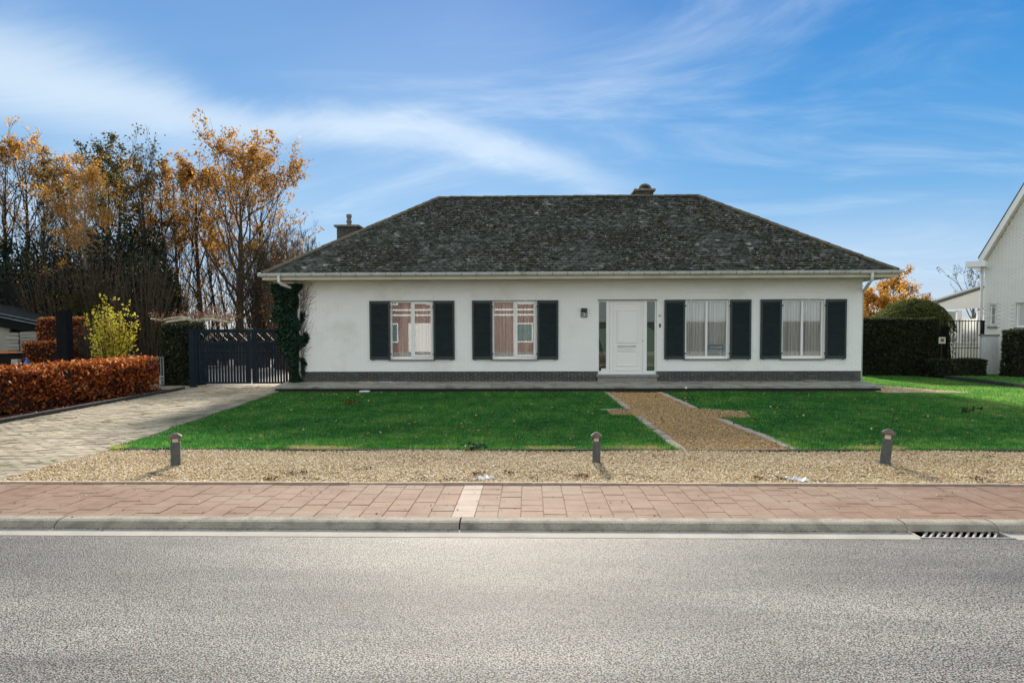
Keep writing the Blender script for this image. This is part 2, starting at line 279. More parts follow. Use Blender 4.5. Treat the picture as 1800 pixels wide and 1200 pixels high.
ct.links.new(cb.outputs[0], cms.inputs[1]); ct.links.new(ctr.outputs[0], cms.inputs[2]); ct.links.new(cms.outputs[0], ct.nodes['Material Output'].inputs[0])
drape_m = pm('blue grey drape', [(0.3, (0.20, 0.28, 0.31)), (0.7, (0.26, 0.34, 0.37))], 4, 3, 0.9)
def glassmat(name, refl, tint):
    m, t, b = newmat(name)
    tr = t.nodes.new('ShaderNodeBsdfTransparent'); tr.inputs[0].default_value = (*tint, 1)
    gl = t.nodes.new('ShaderNodeBsdfGlossy'); gl.inputs['Roughness'].default_value = 0.0; gl.inputs[0].default_value = (1, 1, 1, 1)
    fr = t.nodes.new('ShaderNodeFresnel'); fr.inputs[0].default_value = 1.5
    ad = t.nodes.new('ShaderNodeMath'); ad.operation = 'ADD'; ad.inputs[1].default_value = refl; t.links.new(fr.outputs[0], ad.inputs[0])
    ms = t.nodes.new('ShaderNodeMixShader'); t.links.new(ad.outputs[0], ms.inputs[0])
    t.links.new(tr.outputs[0], ms.inputs[1]); t.links.new(gl.outputs[0], ms.inputs[2]); t.links.new(ms.outputs[0], t.nodes['Material Output'].inputs[0])
    return m
glass = glassmat('window glass', 0.06, (0.97, 0.985, 0.98))
glass_dark = glassmat('side light glass', 0.03, (0.72, 0.84, 0.80))
reflection_m = pm('side light reflection', [(0.3, (0.40, 0.40, 0.33)), (0.7, (0.45, 0.45, 0.38))], 3, 3, 0.8)
teal_screen = pm('teal hall wall', [(0.3, (0.060, 0.12, 0.125)), (0.7, (0.08, 0.145, 0.15))], 2, 3, 0.8)
red_brick = pm('red brick', [(0.3, (0.16, 0.068, 0.05)), (0.7, (0.23, 0.105, 0.078))], 6, 6, 0.9)
white_p = pm('white paint', [(0.3, (0.76, 0.77, 0.78)), (0.7, (0.82, 0.82, 0.82))], 2, 3, 0.6)
white_panel = pm('streaked white panel', [(0.3, (0.50, 0.52, 0.52)), (0.7, (0.72, 0.73, 0.72))], 8, 6, 0.8, stretch=(3, 3, 0.4))
orange_p = pm('orange paint', [(0.3, (0.55, 0.14, 0.03)), (0.7, (0.62, 0.20, 0.05))], 5, 4, 0.6)
blue_p = pm('blue plastic', [(0.3, (0.02, 0.12, 0.50)), (0.7, (0.03, 0.15, 0.6))], 5, 3, 0.4)
poster_m = pm('blue poster', [(0.3, (0.012, 0.13, 0.26)), (0.6, (0.018, 0.19, 0.28)), (0.8, (0.012, 0.08, 0.20))], 2.2, 2, 0.5)
letter_w = pm('white lettering', [(0.3, (0.80, 0.80, 0.80)), (0.7, (0.78, 0.78, 0.78))], 2, 2, 0.5)
letter_k = pm('black lettering', [(0.3, (0.01, 0.012, 0.02)), (0.7, (0.012, 0.014, 0.02))], 2, 2, 0.5)
steel = pm('brushed steel', [(0.3, (0.5, 0.5, 0.49)), (0.7, (0.6, 0.6, 0.58))], 20, 3, 0.35, metal=0.8)
litter_m = pm('white litter', [(0.3, (0.7, 0.7, 0.7)), (0.7, (0.8, 0.8, 0.79))], 6, 3, 0.6)

# ------------------------------------------------------------------ mesh helpers
class MB:
    def __init__(s): s.v = []; s.f = []
    def hexa(s, p):
        b = len(s.v); s.v += [tuple(q) for q in p]
        s.f += [(b, b+3, b+2, b+1), (b+4, b+5, b+6, b+7), (b, b+1, b+5, b+4), (b+1, b+2, b+6, b+5), (b+2, b+3, b+7, b+6), (b+3, b, b+4, b+7)]
        return s
    def box(s, x0, x1, y0, y1, z0, z1):
        return s.hexa([(x0, y0, z0), (x1, y0, z0), (x1, y1, z0), (x0, y1, z0), (x0, y0, z1), (x1, y0, z1), (x1, y1, z1), (x0, y1, z1)])
    def obox(s, c, size, M=None):
        hx, hy, hz = size[0]/2, size[1]/2, size[2]/2; M = M or Matrix.Identity(3); c = Vector(c)
        return s.hexa([c + M @ Vector(q) for q in [(-hx, -hy, -hz), (hx, -hy, -hz), (hx, hy, -hz), (-hx, hy, -hz), (-hx, -hy, hz), (hx, -hy, hz), (hx, hy, hz), (-hx, hy, hz)]])
    def bar(s, a, b, w_, h_):
        a = Vector(a); b = Vector(b); d = b - a; q = d.to_track_quat('X', 'Z').to_matrix()
        return s.obox((a + b) / 2, (d.length, w_, h_), q)
    def tube(s, pts, rad, n=8, caps=True):
        pts = [Vector(p) for p in pts]
        if isinstance(rad, (int, float)): rad = [rad] * len(pts)
        b = len(s.v); k = len(pts)
        for i, p in enumerate(pts):
            d = (pts[min(i+1, k-1)] - pts[max(i-1, 0)])
            if d.length < 1e-9: d = Vector((0, 0, 1))
            d.normalize(); a = Vector((0, 0, 1)) if abs(d.z) < 0.9 else Vector((1, 0, 0))
            e1 = d.cross(a).normalized(); e2 = d.cross(e1)
            for j in range(n):
                t_ = 2 * math.pi * j / n; s.v.append(tuple(p + (e1 * math.cos(t_) + e2 * math.sin(t_)) * rad[i]))
        for i in range(k - 1):
            for j in range(n):
                j2 = (j + 1) % n; s.f.append((b+i*n+j, b+i*n+j2, b+(i+1)*n+j2, b+(i+1)*n+j))
        if caps:
            s.f.append(tuple(b + j for j in range(n))[::-1]); s.f.append(tuple(b + (k-1)*n + j for j in range(n)))
        return s
    def prism(s, poly, z0, z1):   # poly in xy
        b = len(s.v); n = len(poly)
        s.v += [(x, y, z0) for x, y in poly] + [(x, y, z1) for x, y in poly]
        s.f.append(tuple(range(b, b+n))[::-1]); s.f.append(tuple(range(b+n, b+2*n)))
        for i in range(n):
            j = (i+1) % n; s.f.append((b+i, b+j, b+n+j, b+n+i))
        return s
    def profile(s, prof, x0, x1):  # prof = closed list of (y,z), swept along x
        b = len(s.v); n = len(prof)
        s.v += [(x0, y, z) for y, z in prof] + [(x1, y, z) for y, z in prof]
        s.f.append(tuple(range(b, b+n))); s.f.append(tuple(range(b+n, b+2*n))[::-1])
        for i in range(n):
            j = (i+1) % n; s.f.append((b+i, b+n+i, b+n+j, b+j))
        return s
    def mesh(s, name, m):
        me = bpy.data.meshes.new(name); me.from_pydata(s.v, [], s.f); me.materials.append(m); me.update()
        bm = bmesh.new(); bm.from_mesh(me); bmesh.ops.recalc_face_normals(bm, faces=bm.faces); bm.to_mesh(me); bm.free()
        return me
    def build(s, name, m, parent=None, smooth=False, bevel=0):
        me = s.mesh(name, m)
        if smooth: me.shade_smooth()
        o = link(name, me, parent)
        if bevel:
            md = o.modifiers.new('edge', 'BEVEL'); md.width = bevel; md.segments = 2; md.limit_method = 'ANGLE'
        return o
def link(name, me, parent=None, loc=None):
    o = bpy.data.objects.new(name, me); COL.objects.link(o)
    if name in ('twigs', 'stems', 'buds', 'tufts'): o['kind'] = 'stuff'
    if parent is not None:
        o.parent = parent
        if parent.type == 'EMPTY' or True:
            o.matrix_parent_inverse = Matrix.Identity(4)
    if loc is not None: o.location = loc
    return o
def npmesh(name, V, F, m, tint=None, smooth=False):
    me = bpy.data.meshes.new(name); V = np.asarray(V, dtype=np.float32).reshape(-1, 3); F = np.asarray(F, dtype=np.int32)
    k = F.shape[1]; me.vertices.add(len(V)); me.vertices.foreach_set('co', V.ravel())
    me.loops.add(F.size); me.loops.foreach_set('vertex_index', F.ravel())
    me.polygons.add(len(F)); me.polygons.foreach_set('loop_start', np.arange(0, F.size, k, dtype=np.int32))
    if smooth: me.polygons.foreach_set('use_smooth', np.ones(len(F), dtype=bool))
    me.update(calc_edges=True); me.materials.append(m)
    if tint is not None:
        a = me.attributes.new('tint', 'FLOAT', 'POINT'); a.data.foreach_set('value', np.asarray(tint, dtype=np.float32))
    return me
def thing(name, label, cat, loc=(0, 0, 0), rz=0, group=None):
    o = bpy.data.objects.new(name, None); COL.objects.link(o); o.location = loc; o.rotation_euler = (0, 0, rz)
    o.empty_display_size = 0.1
    return tag(o, label, cat, group)
def tag(o, label, cat, group=None, kind=None):
    o['label'] = label; o['category'] = cat
    if group: o['group'] = group
    if kind: o['kind'] = kind
    return o
def struct(o): o['kind'] = 'structure'; return o
def stuff(o): o['kind'] = 'stuff'; return o
def relabel(o, l): o['label'] = l; return o
def setloc(me, loc):  # move mesh data into the frame of a thing standing at loc
    me.transform(Matrix.Translation(-Vector(loc))); return me

def leaf_quads(C, size, asp=0.6, flat=0.0, var=0.35):
    """pointed leaf-shaped quads at points C; flat>0 pulls the leaf normals upward"""
    n = len(C); C = np.asarray(C, dtype=np.float32)
    nrm = nr.normal(size=(n, 3)); nrm[:, 2] += flat; nrm /= np.linalg.norm(nrm, axis=1)[:, None]
    a = np.cross(nrm, nr.normal(size=(n, 3))); a /= np.linalg.norm(a, axis=1)[:, None]; b = np.cross(nrm, a)
    s = size * (1 + var * nr.uniform(-1, 1, n))[:, None]
    V = np.stack([C - a*s*0.5, C + b*s*asp*0.5 - a*s*0.05, C + a*s*0.5, C - b*s*asp*0.5 - a*s*0.05], axis=1).reshape(-1, 3)
    F = np.arange(4*n, dtype=np.int32).reshape(-1, 4)
    return V, F
def leaves(name, C, size, m, parent=None, tint=None, asp=0.6, flat=0.0, loc=(0, 0, 0)):
    C = np.asarray(C, dtype=np.float32) - np.asarray(loc, dtype=np.float32)
    V, F = leaf_quads(C, size, asp, flat)
    if tint is None: tint = nr.uniform(0, 1, len(C))
    me = npmesh(name, V, F, m, np.repeat(np.clip(tint, 0, 1), 4))
    return link(name, me, parent)

# ------------------------------------------------------------------ key measures
D = 19.7                     # plane of the front wall
WX0, WX1 = -6.82, 9.47       # its ends
DZ = 0.17                    # terrace at the wall
WTOP = 3.08
EY, EX0, EX1, EZ = 19.05, -7.48, 10.12, 3.24   # eaves
HIP = 4.4; RY = EY + HIP; RZ = 6.15
HB = EY + 2 * HIP            # rear eave
KY = 5.95                    # back of the kerb
GY0, GY1 = 7.28, 9.27        # gravel strip
ROADZ = -0.06

# ------------------------------------------------------------------ ground, road, kerb
def sheet(name, poly, z, m, parent=None):
    me = bpy.data.meshes.new(name); me.from_pydata([(x, y, z if not callable(z) else z(x, y)) for x, y in poly], [], [tuple(range(len(poly)))])
    me.materials.append(m); me.update(); return link(name, me, parent)
GND = -0.075
g = struct(sheet('ground', [(-400, -300), (400, -300), (400, 900), (-400, 900)], -0.30, earth))
gf = struct(sheet('field', [(-60, KY + 0.02), (60, KY + 0.02), (60, 90), (-60, 90)], GND, earth)); 
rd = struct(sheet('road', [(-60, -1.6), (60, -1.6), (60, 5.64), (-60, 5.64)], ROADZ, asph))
gs = struct(MB().box(-60, 3.19, 5.565, 5.775, -0.2, ROADZ + 0.0025).build('gutter_strip', gutter_c))
gs2 = struct(MB().box(3.96, 60, 5.565, 5.775, -0.2, ROADZ + 0.0025).build('gutter_strip', gutter_c))
# kerb: long cast stones with open joints
kp = [(5.765, -0.2), (5.765, ROADZ + 0.012), (5.78, -0.03), (5.815, -0.006), (5.85, 0.003), (KY, 0.004), (KY, -0.2)]
kerb = struct(bpy.data.objects.new('kerb', None)); COL.objects.link(kerb)
jx = [-60, -22, -18.5, -15, -11.5, -7.9, -4.13, -0.60, 3.19, 3.94, 7.5, 11.0, 14.5, 18, 22, 60]
for a, b in zip(jx[:-1], jx[1:]):
    MB().profile(kp, a + 0.007, b - 0.007).build('kerb_stone', concrete, kerb)
# drain grate between two kerb joints
gt = thing('drain_grate', 'slanted-bar iron drain grate set in the gutter at the kerb', 'drain', (3.575, 5.69, ROADZ))
MB().box(-0.385, 0.385, -0.09, 0.085, -0.13, -0.09).build('pit_floor', void, gt)
fr = MB(); fr.box(-0.385, -0.365, -0.09, 0.085, -0.09, 0.006); fr.box(0.365, 0.385, -0.09, 0.085, -0.09, 0.006); fr.box(-0.365, 0.365, -0.09, -0.078, -0.09, 0.006); fr.box(-0.365, 0.365, 0.075, 0.085, -0.09, 0.006)
fr.build('frame', iron, gt)
bar_me = MB().bar((-0.062, -0.078, -0.006), (0.062, 0.075, -0.006), 0.016, 0.02).mesh('bar', iron)
for i in range(11): link('bar', bar_me, gt, (-0.295 + i * 0.058, 0, 0))
# pavement tiles
pv = struct(MB().box(-60, 60, KY + 0.003, GY0 - 0.05, -0.2, -0.007).build('pavement', joint_m))
tw, tl = 0.2055, (GY0 - 0.055 - KY - 0.01) / 6
def tile_mesh(m, lx, ly, name='paving_tile'):
    b_ = 0.0025; hx, hy = lx/2, ly/2
    mb = MB(); mb.v = [(-hx, -hy, -0.02), (hx, -hy, -0.02), (hx, hy, -0.02), (-hx, hy, -0.02), (-hx, -hy, -b_), (hx, -hy, -b_), (hx, hy, -b_), (-hx, hy, -b_),
                       (-hx+b_, -hy+b_, 0), (hx-b_, -hy+b_, 0), (hx-b_, hy-b_, 0), (-hx+b_, hy-b_, 0)]
    mb.f = [(0, 1, 5, 4), (1, 2, 6, 5), (2, 3, 7, 6), (3, 0, 4, 7), (4, 5, 9, 8), (5, 6, 10, 9), (6, 7, 11, 10), (7, 4, 8, 11), (8, 9, 10, 11)]
    return mb.mesh(name, m)
full_r = tile_mesh(tile_red, tw - 0.005, tl - 0.005); half_r = tile_mesh(tile_red, tw - 0.005, tl/2 - 0.005); full_p = tile_mesh(tile_pale, tw - 0.006, tl - 0.004)
cnt = 0; far_tiles = MB()
for ci in range(-100, 101):
    x = -0.59 + ci * tw
    if abs(x) > 20: continue
    y = KY + 0.008; k = 0
    if ci == 0: seq = [tl] * 6
    elif ci % 2: seq = [tl] * 6
    else: seq = [tl/2] + [tl] * 5 + [tl/2]
    vis = -5.15 < x < 4.15
    for s_ in seq:
        z = rng.uniform(-0.003, 0.0015); cy = y + s_ / 2; y += s_
        if vis and cnt < 300:
            me = full_p if ci == 0 else (full_r if s_ == tl else half_r)
            o = link('paving_tile', me, pv, (x + rng.uniform(-.001, .001), cy, z)); o.rotation_euler = (rng.uniform(-.006, .006), rng.uniform(-.006, .006), rng.uniform(-.004, .004)); cnt += 1
            if ci == 0: o['label'] = 'pale beige paving tile'
        else:
            far_tiles.box(x - tw/2 + .0035, x + tw/2 - .0035, cy - s_/2 + .003, cy + s_/2 - .003, -0.02, z)
stuff(far_tiles.build('paving_tile_field', tile_red, pv))
# thin edging between pavement and gravel
eb = struct(bpy.data.objects.new('gravel_edging', None)); COL.objects.link(eb)
x = -5.9
xs = [-5.95]
while xs[-1] < 14: xs.append(xs[-1] + 1.0)
for a, b in zip(xs[:-1], xs[1:]):
    o = MB().box(-0.495, 0.495, -0.02, 0.02, -0.15, 0.0).build('edging_stone', edging_m, eb); o.location = ((a + b)/2, GY0 - 0.018, 0.018 + rng.uniform(-.004, .004)); o.rotation_euler = (0, rng.uniform(-.004, .004), rng.uniform(-.004, .004))
MB().box(-60, -5.96, GY0 - 0.05, GY0, -0.15, -0.01).build('edging_run', joint_m, eb)

# ------------------------------------------------------------------ gravel
def pebbles(name, P, s, m, parent, dark=None):
    n = len(P); base = np.array([(1, 0, 0), (0, 1, 0), (-1, 0, 0), (0, -1, 0), (0, 0, 1), (0, 0, -1)], dtype=np.float32)
    sc_ = s * nr.uniform(0.55, 1.35, (n, 1, 1)) * nr.uniform(0.6, 1.2, (n, 1, 3)) * np.array([1, 1, 0.65])
    th = nr.uniform(0, 2*np.pi, n); c, s2 = np.cos(th), np.sin(th)
    V = base[None] * sc_ + nr.normal(0, s * 0.12, (n, 6, 3))
    tilt = nr.uniform(-0.6, 0.6, n); V[:, :, 2] += V[:, :, 0] * tilt[:, None]
    Vx = V[:, :, 0] * c[:, None] - V[:, :, 1] * s2[:, None]; Vy = V[:, :, 0] * s2[:, None] + V[:, :, 1] * c[:, None]
    V = np.stack([Vx, Vy, V[:, :, 2]], axis=2) + P[:, None, :]
    t = np.array([(0, 1, 4), (1, 2, 4), (2, 3, 4), (3, 0, 4), (1, 0, 5), (2, 1, 5), (3, 2, 5), (0, 3, 5)], dtype=np.int32)[:4]
    F = (t[None] + (np.arange(n) * 6)[:, None, None]).reshape(-1, 3)
    tint = nr.beta(1.5, 1.3, n)
    if dark is not None: tint = np.where(dark, tint * 0.12, tint)
    me = npmesh(name, V.reshape(-1, 3), F, m, np.repeat(tint, 6))
    return stuff(link(name, me, parent))
gb = struct(sheet('gravel_bed', [(-5.9, GY0), (16, GY0), (16, GY1), (-5.8, GY1)], -0.012, gravel_base))
n = 165000
P = np.stack([nr.uniform(-5.88, 12.0, n), nr.uniform(GY0 + 0.01, GY1, n), nr.uniform(-0.008, 0.012, n)], axis=1)
P = P[(P[:, 0] > -0.80 * P[:, 1] - 0.6) & (P[:, 0] < 0.75 * P[:, 1] + 5.0)]
ph = np.array([noise.noise(Vector((p[0]*1.1, p[1]*1.4, 3.3))) + 0.5*noise.noise(Vector((p[0]*4.5, p[1]*6, 8))) for p in P[::1]]) if False else np.sin(P[:, 0]*2.3 + np.sin(P[:, 1]*5.1)*2) * np.sin(P[:, 0]*5.7 + P[:, 1]*7.9)
dk = (ph > 0.86) & (P[:, 1] < 7.28 + 0.75) & (nr.uniform(0, 1, len(P)) < 0.6)
P[:, 2] += 0.012 * np.sin(P[:, 0]*1.9 + 1) * np.sin(P[:, 1]*4)
pebbles('gravel_stones', P, 0.0098, pebble, gb, dk)

# path through the lawn
PX0, PX1 = 2.08, 3.52
def lawn_z(x, y): return -0.004 * max(0.0, y - GY1) - 0.002
pb = struct(sheet('gravel_path', [(PX0, GY1 + .04), (PX1 + 0.1, GY1 + .04), (PX1, 12.9), (4.15, 12.9), (4.35, 13.75), (PX1, 14.5), (PX1 - .02, 18.42), (PX0, 18.42), (PX0, 14.35), (1.55, 14.0), (1.55, 13.6), (PX0, 13.1)], lambda x, y: lawn_z(x, y) - 0.004, gravel_base))
P = np.stack([nr.uniform(1.4, 4.4, 60000), nr.uniform(GY1 + .05, 18.4, 60000), np.zeros(60000)], axis=1)
def in_path(x, y):
    core = (x > PX0 + .02) & (x < PX1 + 0.04)
    armr = (y > 12.9) & (y < 14.4) & (x > 3.4) & (x < 4.25 + (y - 13.2)*.1) & (y < 14.45 - (x - 3.5) * 0.85)
    arml = (y > 13.3) & (y < 14.2) & (x > 1.6) & (x < 2.1)
    return core | armr | arml
P = P[in_path(P[:, 0], P[:, 1])]; P[:, 2] = -0.004 * (P[:, 1] - GY1) + nr.uniform(-0.008, 0.008, len(P))
pebbles('path_stones', P, 0.013, pebble_path, pb)
# brick edging of the path
pe = struct(bpy.data.objects.new('path_edging', None)); COL.objects.link(pe)
eme = MB().box(-0.068, 0.068, -0.105, 0.105, -0.08, 0.0).mesh('edging_brick', edging_m)
def edge_run(x0, y0, x1, y1, skip=()):
    d = Vector((x1 - x0, y1 - y0)); n_ = max(1, int(d.length / 0.225)); a = math.atan2(-d.x, d.y)
    for i in range(n_):
        if i in skip: continue
        t_ = (i + 0.5) / n_; px_, py_ = x0 + d.x*t_, y0 + d.y*t_
        o = link('edging_brick', eme, pe, (px_ + rng.uniform(-.012, .012), py_, lawn_z(0, py_) + 0.022 + rng.uniform(-.008, .008)))
        o.rotation_euler = (rng.uniform(-.02, .02), rng.uniform(-.04, .04), a + rng.uniform(-.05, .05))
edge_run(PX0, GY1 + .06, PX0 - .01, 13.0, (8,)); edge_run(PX0, 14.55, PX0, 18.3); edge_run(1.45, 14.12, 2.15, 14.42)
edge_run(PX1 + .14, GY1 + .10, PX1 - .02, 12.75); edge_run(PX1, 14.6, PX1 - .02, 18.3); edge_run(PX1 + .12, 14.45, 4.4, 13.75)
# dark concrete edging of the lawn
le = struct(bpy.data.objects.new('lawn_edging', None)); COL.objects.link(le)
x = -5.6
while x < 14:
    o = MB().box(-0.497, 0.497, -0.025, 0.025, -0.15, 0.0).build('edging_slab', dark_stone, le); o.location = (x + .5, GY1 + .03, 0.016 + rng.uniform(-.006, .006)); o.rotation_euler = (0, rng.uniform(-.006, .006), rng.uniform(-.008, .008)); x += 1.0

# ------------------------------------------------------------------ lawn
def drive_edge(y): return -5.85 - max(0, y - 9.2) * (1.05 / 9.7)
def lawn_poly():
    return [(drive_edge(9.3), GY1 + .06), (PX0 - .05, GY1 + .06), (PX0 - .05, 18.5), (drive_edge(18.5), 18.5)]
struct(sheet('front_lawn', lawn_poly(), lawn_z, lawn_soil))
struct(sheet('front_lawn', [(PX1 + .08, GY1 + .06), (13.85, GY1 + .06), (13.85, 18.5), (PX1 + .08, 18.5)], lawn_z, lawn_soil))
struct(sheet('side_lawn', [(WX1 + 0.05, 18.5), (13.85, 18.5), (13.85, 27), (WX1 + 0.05, 27)], lambda x, y: -0.04, lawn_soil))
struct(sheet('neighbour_lawn', [(14.0, 9.0), (30, 9.0), (30, 30), (14.0, 30)], lambda x, y: 0.05, lawn_soil))
n = 900000
P = np.stack([nr.uniform(-7.2, 21.0, n), GY1 + .05 + (27 - GY1) * nr.uniform(0, 1, n)**1.35], axis=1)
x, y = P[:, 0], P[:, 1]
edge = -5.85 - np.maximum(0, y - 9.2) * 0.108
wob = 0.05 * np.sin(y * 3.1) + 0.03 * np.sin(y * 9.7)
okm = (x > edge + wob + 0.03) & ~in_path(x, y) & ((y < 18.48) | (x > WX1 + 1.5 - np.clip((y - 18.5) * .15, 0, 1.0))) & ((x < 13.86) | (x > 14.08)) & (x < 0.76 * y + 4.2)
okm &= ~((x > 9.3) & (x < 11.6 - (y - 18.0) * 0.55) & (y > 18.05) & (y < 21.0))
# grass curls over the path edging a little
okm &= ~((np.abs(x - PX0) < 0.05) | (np.abs(x - PX1 - .05) < 0.07)) | (nr.uniform(0, 1, n) < 0.12)
P = P[okm]; x, y = P[:, 0], P[:, 1]; n = len(P)
z0 = -0.004 * np.maximum(0, np.minimum(y, 18.5) - GY1) - 0.004; z0 = np.where(x > 14, 0.048, z0)
lowf = (np.sin(x*1.3 + 2*np.sin(y*0.9)) * np.sin(y*1.7 + 1.3*np.sin(x*0.8)) + 0.6*np.sin(x*3.7 + y*2.9) * np.sin(y*4.3 - x*1.9)) * 0.5
hgt = (0.038 + 0.014 * lowf + 0.012 * nr.uniform(-1, 1, n)) * np.where(y < GY1 + 0.25, 1.25, 1.0); hgt = np.maximum(hgt, 0.015)
th = nr.uniform(0, 2*np.pi, n); wd = nr.uniform(0.004, 0.008, n) * (0.7 + y / 22)
lean = nr.normal(0, 0.35, (n, 2)) * hgt[:, None]
A = np.stack([x - np.cos(th)*wd, y - np.sin(th)*wd, z0], 1); B = np.stack([x + np.cos(th)*wd, y + np.sin(th)*wd, z0], 1)
T = np.stack([x + lean[:, 0], y + lean[:, 1], z0 + hgt], 1)
V = np.stack([A, B, T], 1).reshape(-1, 3)
tint = np.clip(0.42 + 0.24*lowf - 0.10*np.clip((y - 12)/6, -1, 1) + nr.normal(0, 0.21, n), 0, 0.95)
frontdry = (y < GY1 + 0.28) & (np.sin(x*1.7) + np.sin(x*4.1 + 1) + nr.normal(0, .5, n) > 0.7)
tint = np.where(frontdry | (nr.uniform(0, 1, n) < 0.012), 1.0, tint)
tint = tint + 0.16*np.sin(x*9.1 + 2*np.sin(y*5.3))*np.sin(y*7.7 + 1.7*np.sin(x*6.1)) + np.clip((x - 8.5)/6, 0, .25)  # blades lighter towards the right: sunlit patch painted into the tint
gm = npmesh('grass', V, np.arange(3*n).reshape(-1, 3), grass_m, np.repeat(np.clip(tint, 0, 1), 3))
go = link('grass', gm); tag(go, 'short green grass of the front lawn', 'grass', kind='stuff')
# fallen leaves
m_ = 700
fx = nr.uniform(-6.5, 11, m_); fy = GY1 + 9.0 * nr.uniform(0, 1, m_); 
fx[:90] = nr.normal(-5.6, 0.9, 90); fy[:90] = nr.normal(17.2, 0.7, 90); fy = np.clip(fy, 9.3, 18.3)
C = np.stack([fx, fy, 0.03 - 0.004*(fy - GY1) + nr.uniform(0, .012, m_)], 1); C = C[fx > -5.7 - (fy - 9.2)*.108]
lv = leaves('fallen_leaves', C, 0.055, fallen, flat=2.5); tag(lv, 'brown fallen leaves scattered over the lawn', 'leaves', kind='stuff')
# border edging on the right
be = struct(bpy.data.objects.new('border_edging', None)); COL.objects.link(be)
y = 10.0
while y < 27:
    o = MB().box(-0.05, 0.05, -0.49, 0.49, -0.3, 0.0).build('edging_slab', dark_stone, be); o.location = (13.95, y + .5, 0.085 + rng.uniform(-.008, .008)); o.rotation_euler = (rng.uniform(-.008, .008), 0, rng.uniform(-.01, .01)); y += 1.0
# pale gravel patch beside the terrace
sp = struct(sheet('side_path', [(9.3, 18.1), (11.6, 18.1), (9.9, 21.0), (9.47, 21.0)], -0.025, yard))
P = np.stack([nr.uniform(9.3, 11.6, 9000), nr.uniform(18.1, 21, 9000), np.full(9000, -0.018)], 1); P = P[P[:, 0] < 11.6 - (P[:, 1] - 18.1)*.58]
pebbles('side_path_stones', P, 0.016, pebble, sp)

# ------------------------------------------------------------------ driveway of bricks
dv = struct(sheet('driveway', [(-9.35, KY + 1.30), (-5.9, KY + 1.30), (-5.85, 9.2), (-6.9, 18.9), (-6.9, 20.6), (-12, 20.6), (-12, 19.0), (-9.75, 18.9)], -0.028, drive_joint))
yd = struct(sheet('yard', [(-14, 20.6), (-6.9, 20.6), (-6.9, 44), (-14, 44)], -0.03, yard))
bl, bw = 0.215, 0.105
bme = tile_mesh(brick_drive, bl - .012, bw - .010, 'paving_brick'); rest = MB(); cand = []
row = 0; y = KY + 1.36
while y < 20.5:
    xl = -9.35 - 0.035*(y - 7.2) if y < 18.9 else -12; xr = drive_edge(y) - 0.02
    x = xl - (bl/2 if row % 2 else 0)
    while x < xr:
        x0, x1 = max(x, xl), min(x + bl, xr)
        if x1 - x0 > 0.05: cand.append((x0, x1, y))
        x += bl
    y += bw; row += 1
vis_c = sorted([c for c in cand if c[1] - c[0] > bl - .001 and c[0] > -0.79 * c[2] + 0.1], key=lambda c: c[2])[:300]
vs = set(vis_c)
for c in cand:
    x0, x1, y = c; z = -0.004 + rng.uniform(-.007, .004)
    if c in vs:
        o = link('paving_brick', bme, dv, ((x0+x1)/2, y + bw/2, z)); o.rotation_euler = (rng.uniform(-.03, .03), rng.uniform(-.02, .02), rng.uniform(-.02, .02))
    elif x0 > -0.80*y - 1.5:
        dz = rng.uniform(-.004, .004); rest.box(x0 + .006, x1 - .006, y + .005, y + bw - .005, -0.03, z + dz)
stuff(rest.build('paving_brick_field', brick_drive, dv))
# low pale kerb along the driveway's lawn side, dark kerb on the hedge side
ke = struct(bpy.data.objects.new('driveway_edging', None)); COL.objects.link(ke)
for i in range(11):
    y0 = 8.2 + i * 1.0; xa, xb = -9.42 - .035*(y0 - 7.2), -9.42 - .035*(y0 - 6.2)
    o = MB().hexa([(xa-.05, y0+.005, -.1), (xa+.03, y0+.005, -.1), (xb+.03, y0+.995, -.1), (xb-.05, y0+.995, -.1), (xa-.05, y0+.005, .06), (xa+.03, y0+.005, .06), (xb+.03, y0+.995, .06), (xb-.05, y0+.995, .06)]).build('edging_slab', dark_stone, ke)
struct(sheet('hedge_bed', [(-11.2, 7.0), (-9.45, 7.0), (-9.80, 18.9), (-11.2, 18.9)], 0.02, soil))
P = np.stack([nr.uniform(-11, -9.5, 5000), nr.uniform(8, 18.8, 5000), np.full(5000, 0.025)], 1); P = P[P[:, 0] < -9.5 - .035*(P[:, 1] - 7.2)]
cl = leaves('leaf_litter', P, 0.05, lf_beech, flat=2.5, tint=nr.uniform(0, .45, len(P))); tag(cl, 'dark fallen beech leaves on the soil under the red hedge', 'leaf litter', kind='stuff')

# ------------------------------------------------------------------ terrace
te = thing('terrace', 'low grey slab terrace running along the front of the house', 'terrace', (0, 0, 0)); te['kind'] = 'structure'; del te['category']
TX0, TX1, TY = -7.05, 9.52, 18.5
def tz(y): return 0.172 - (D - y) * 0.055
MB().hexa([(TX0+.06, TY+.08, -.15), (TX1-.05, TY+.08, -.15), (TX1-.05, D, -.15), (TX0+.06, D, -.15), (TX0+.06, TY+.08, tz(TY)-.045), (TX1-.05, TY+.08, tz(TY)-.045), (TX1-.05, D, tz(D)-.045), (TX0+.06, D, tz(D)-.045)]).build('terrace_base', dark_stone, te)
x = TX0; i = 0
while x < TX1 - .1:
    x1 = min(x + 1.2, TX1)
    for (ya, yb) in ((TY, TY + .6), (TY + .6, D + .01)):
        dz = rng.uniform(-.002, .003)
        MB().hexa([(x+.004, ya+.003, tz(ya)-.045), (x1-.004, ya+.003, tz(ya)-.045), (x1-.004, yb-.003, tz(yb)-.045), (x+.004, yb-.003, tz(yb)-.045), (x+.004, ya+.003, tz(ya)+dz), (x1-.004, ya+.003, tz(ya)+dz), (x1-.004, yb-.003, tz(yb)+dz), (x+.004, yb-.003, tz(yb)+dz)]).build('slab', slab_m, te)
    x = x1

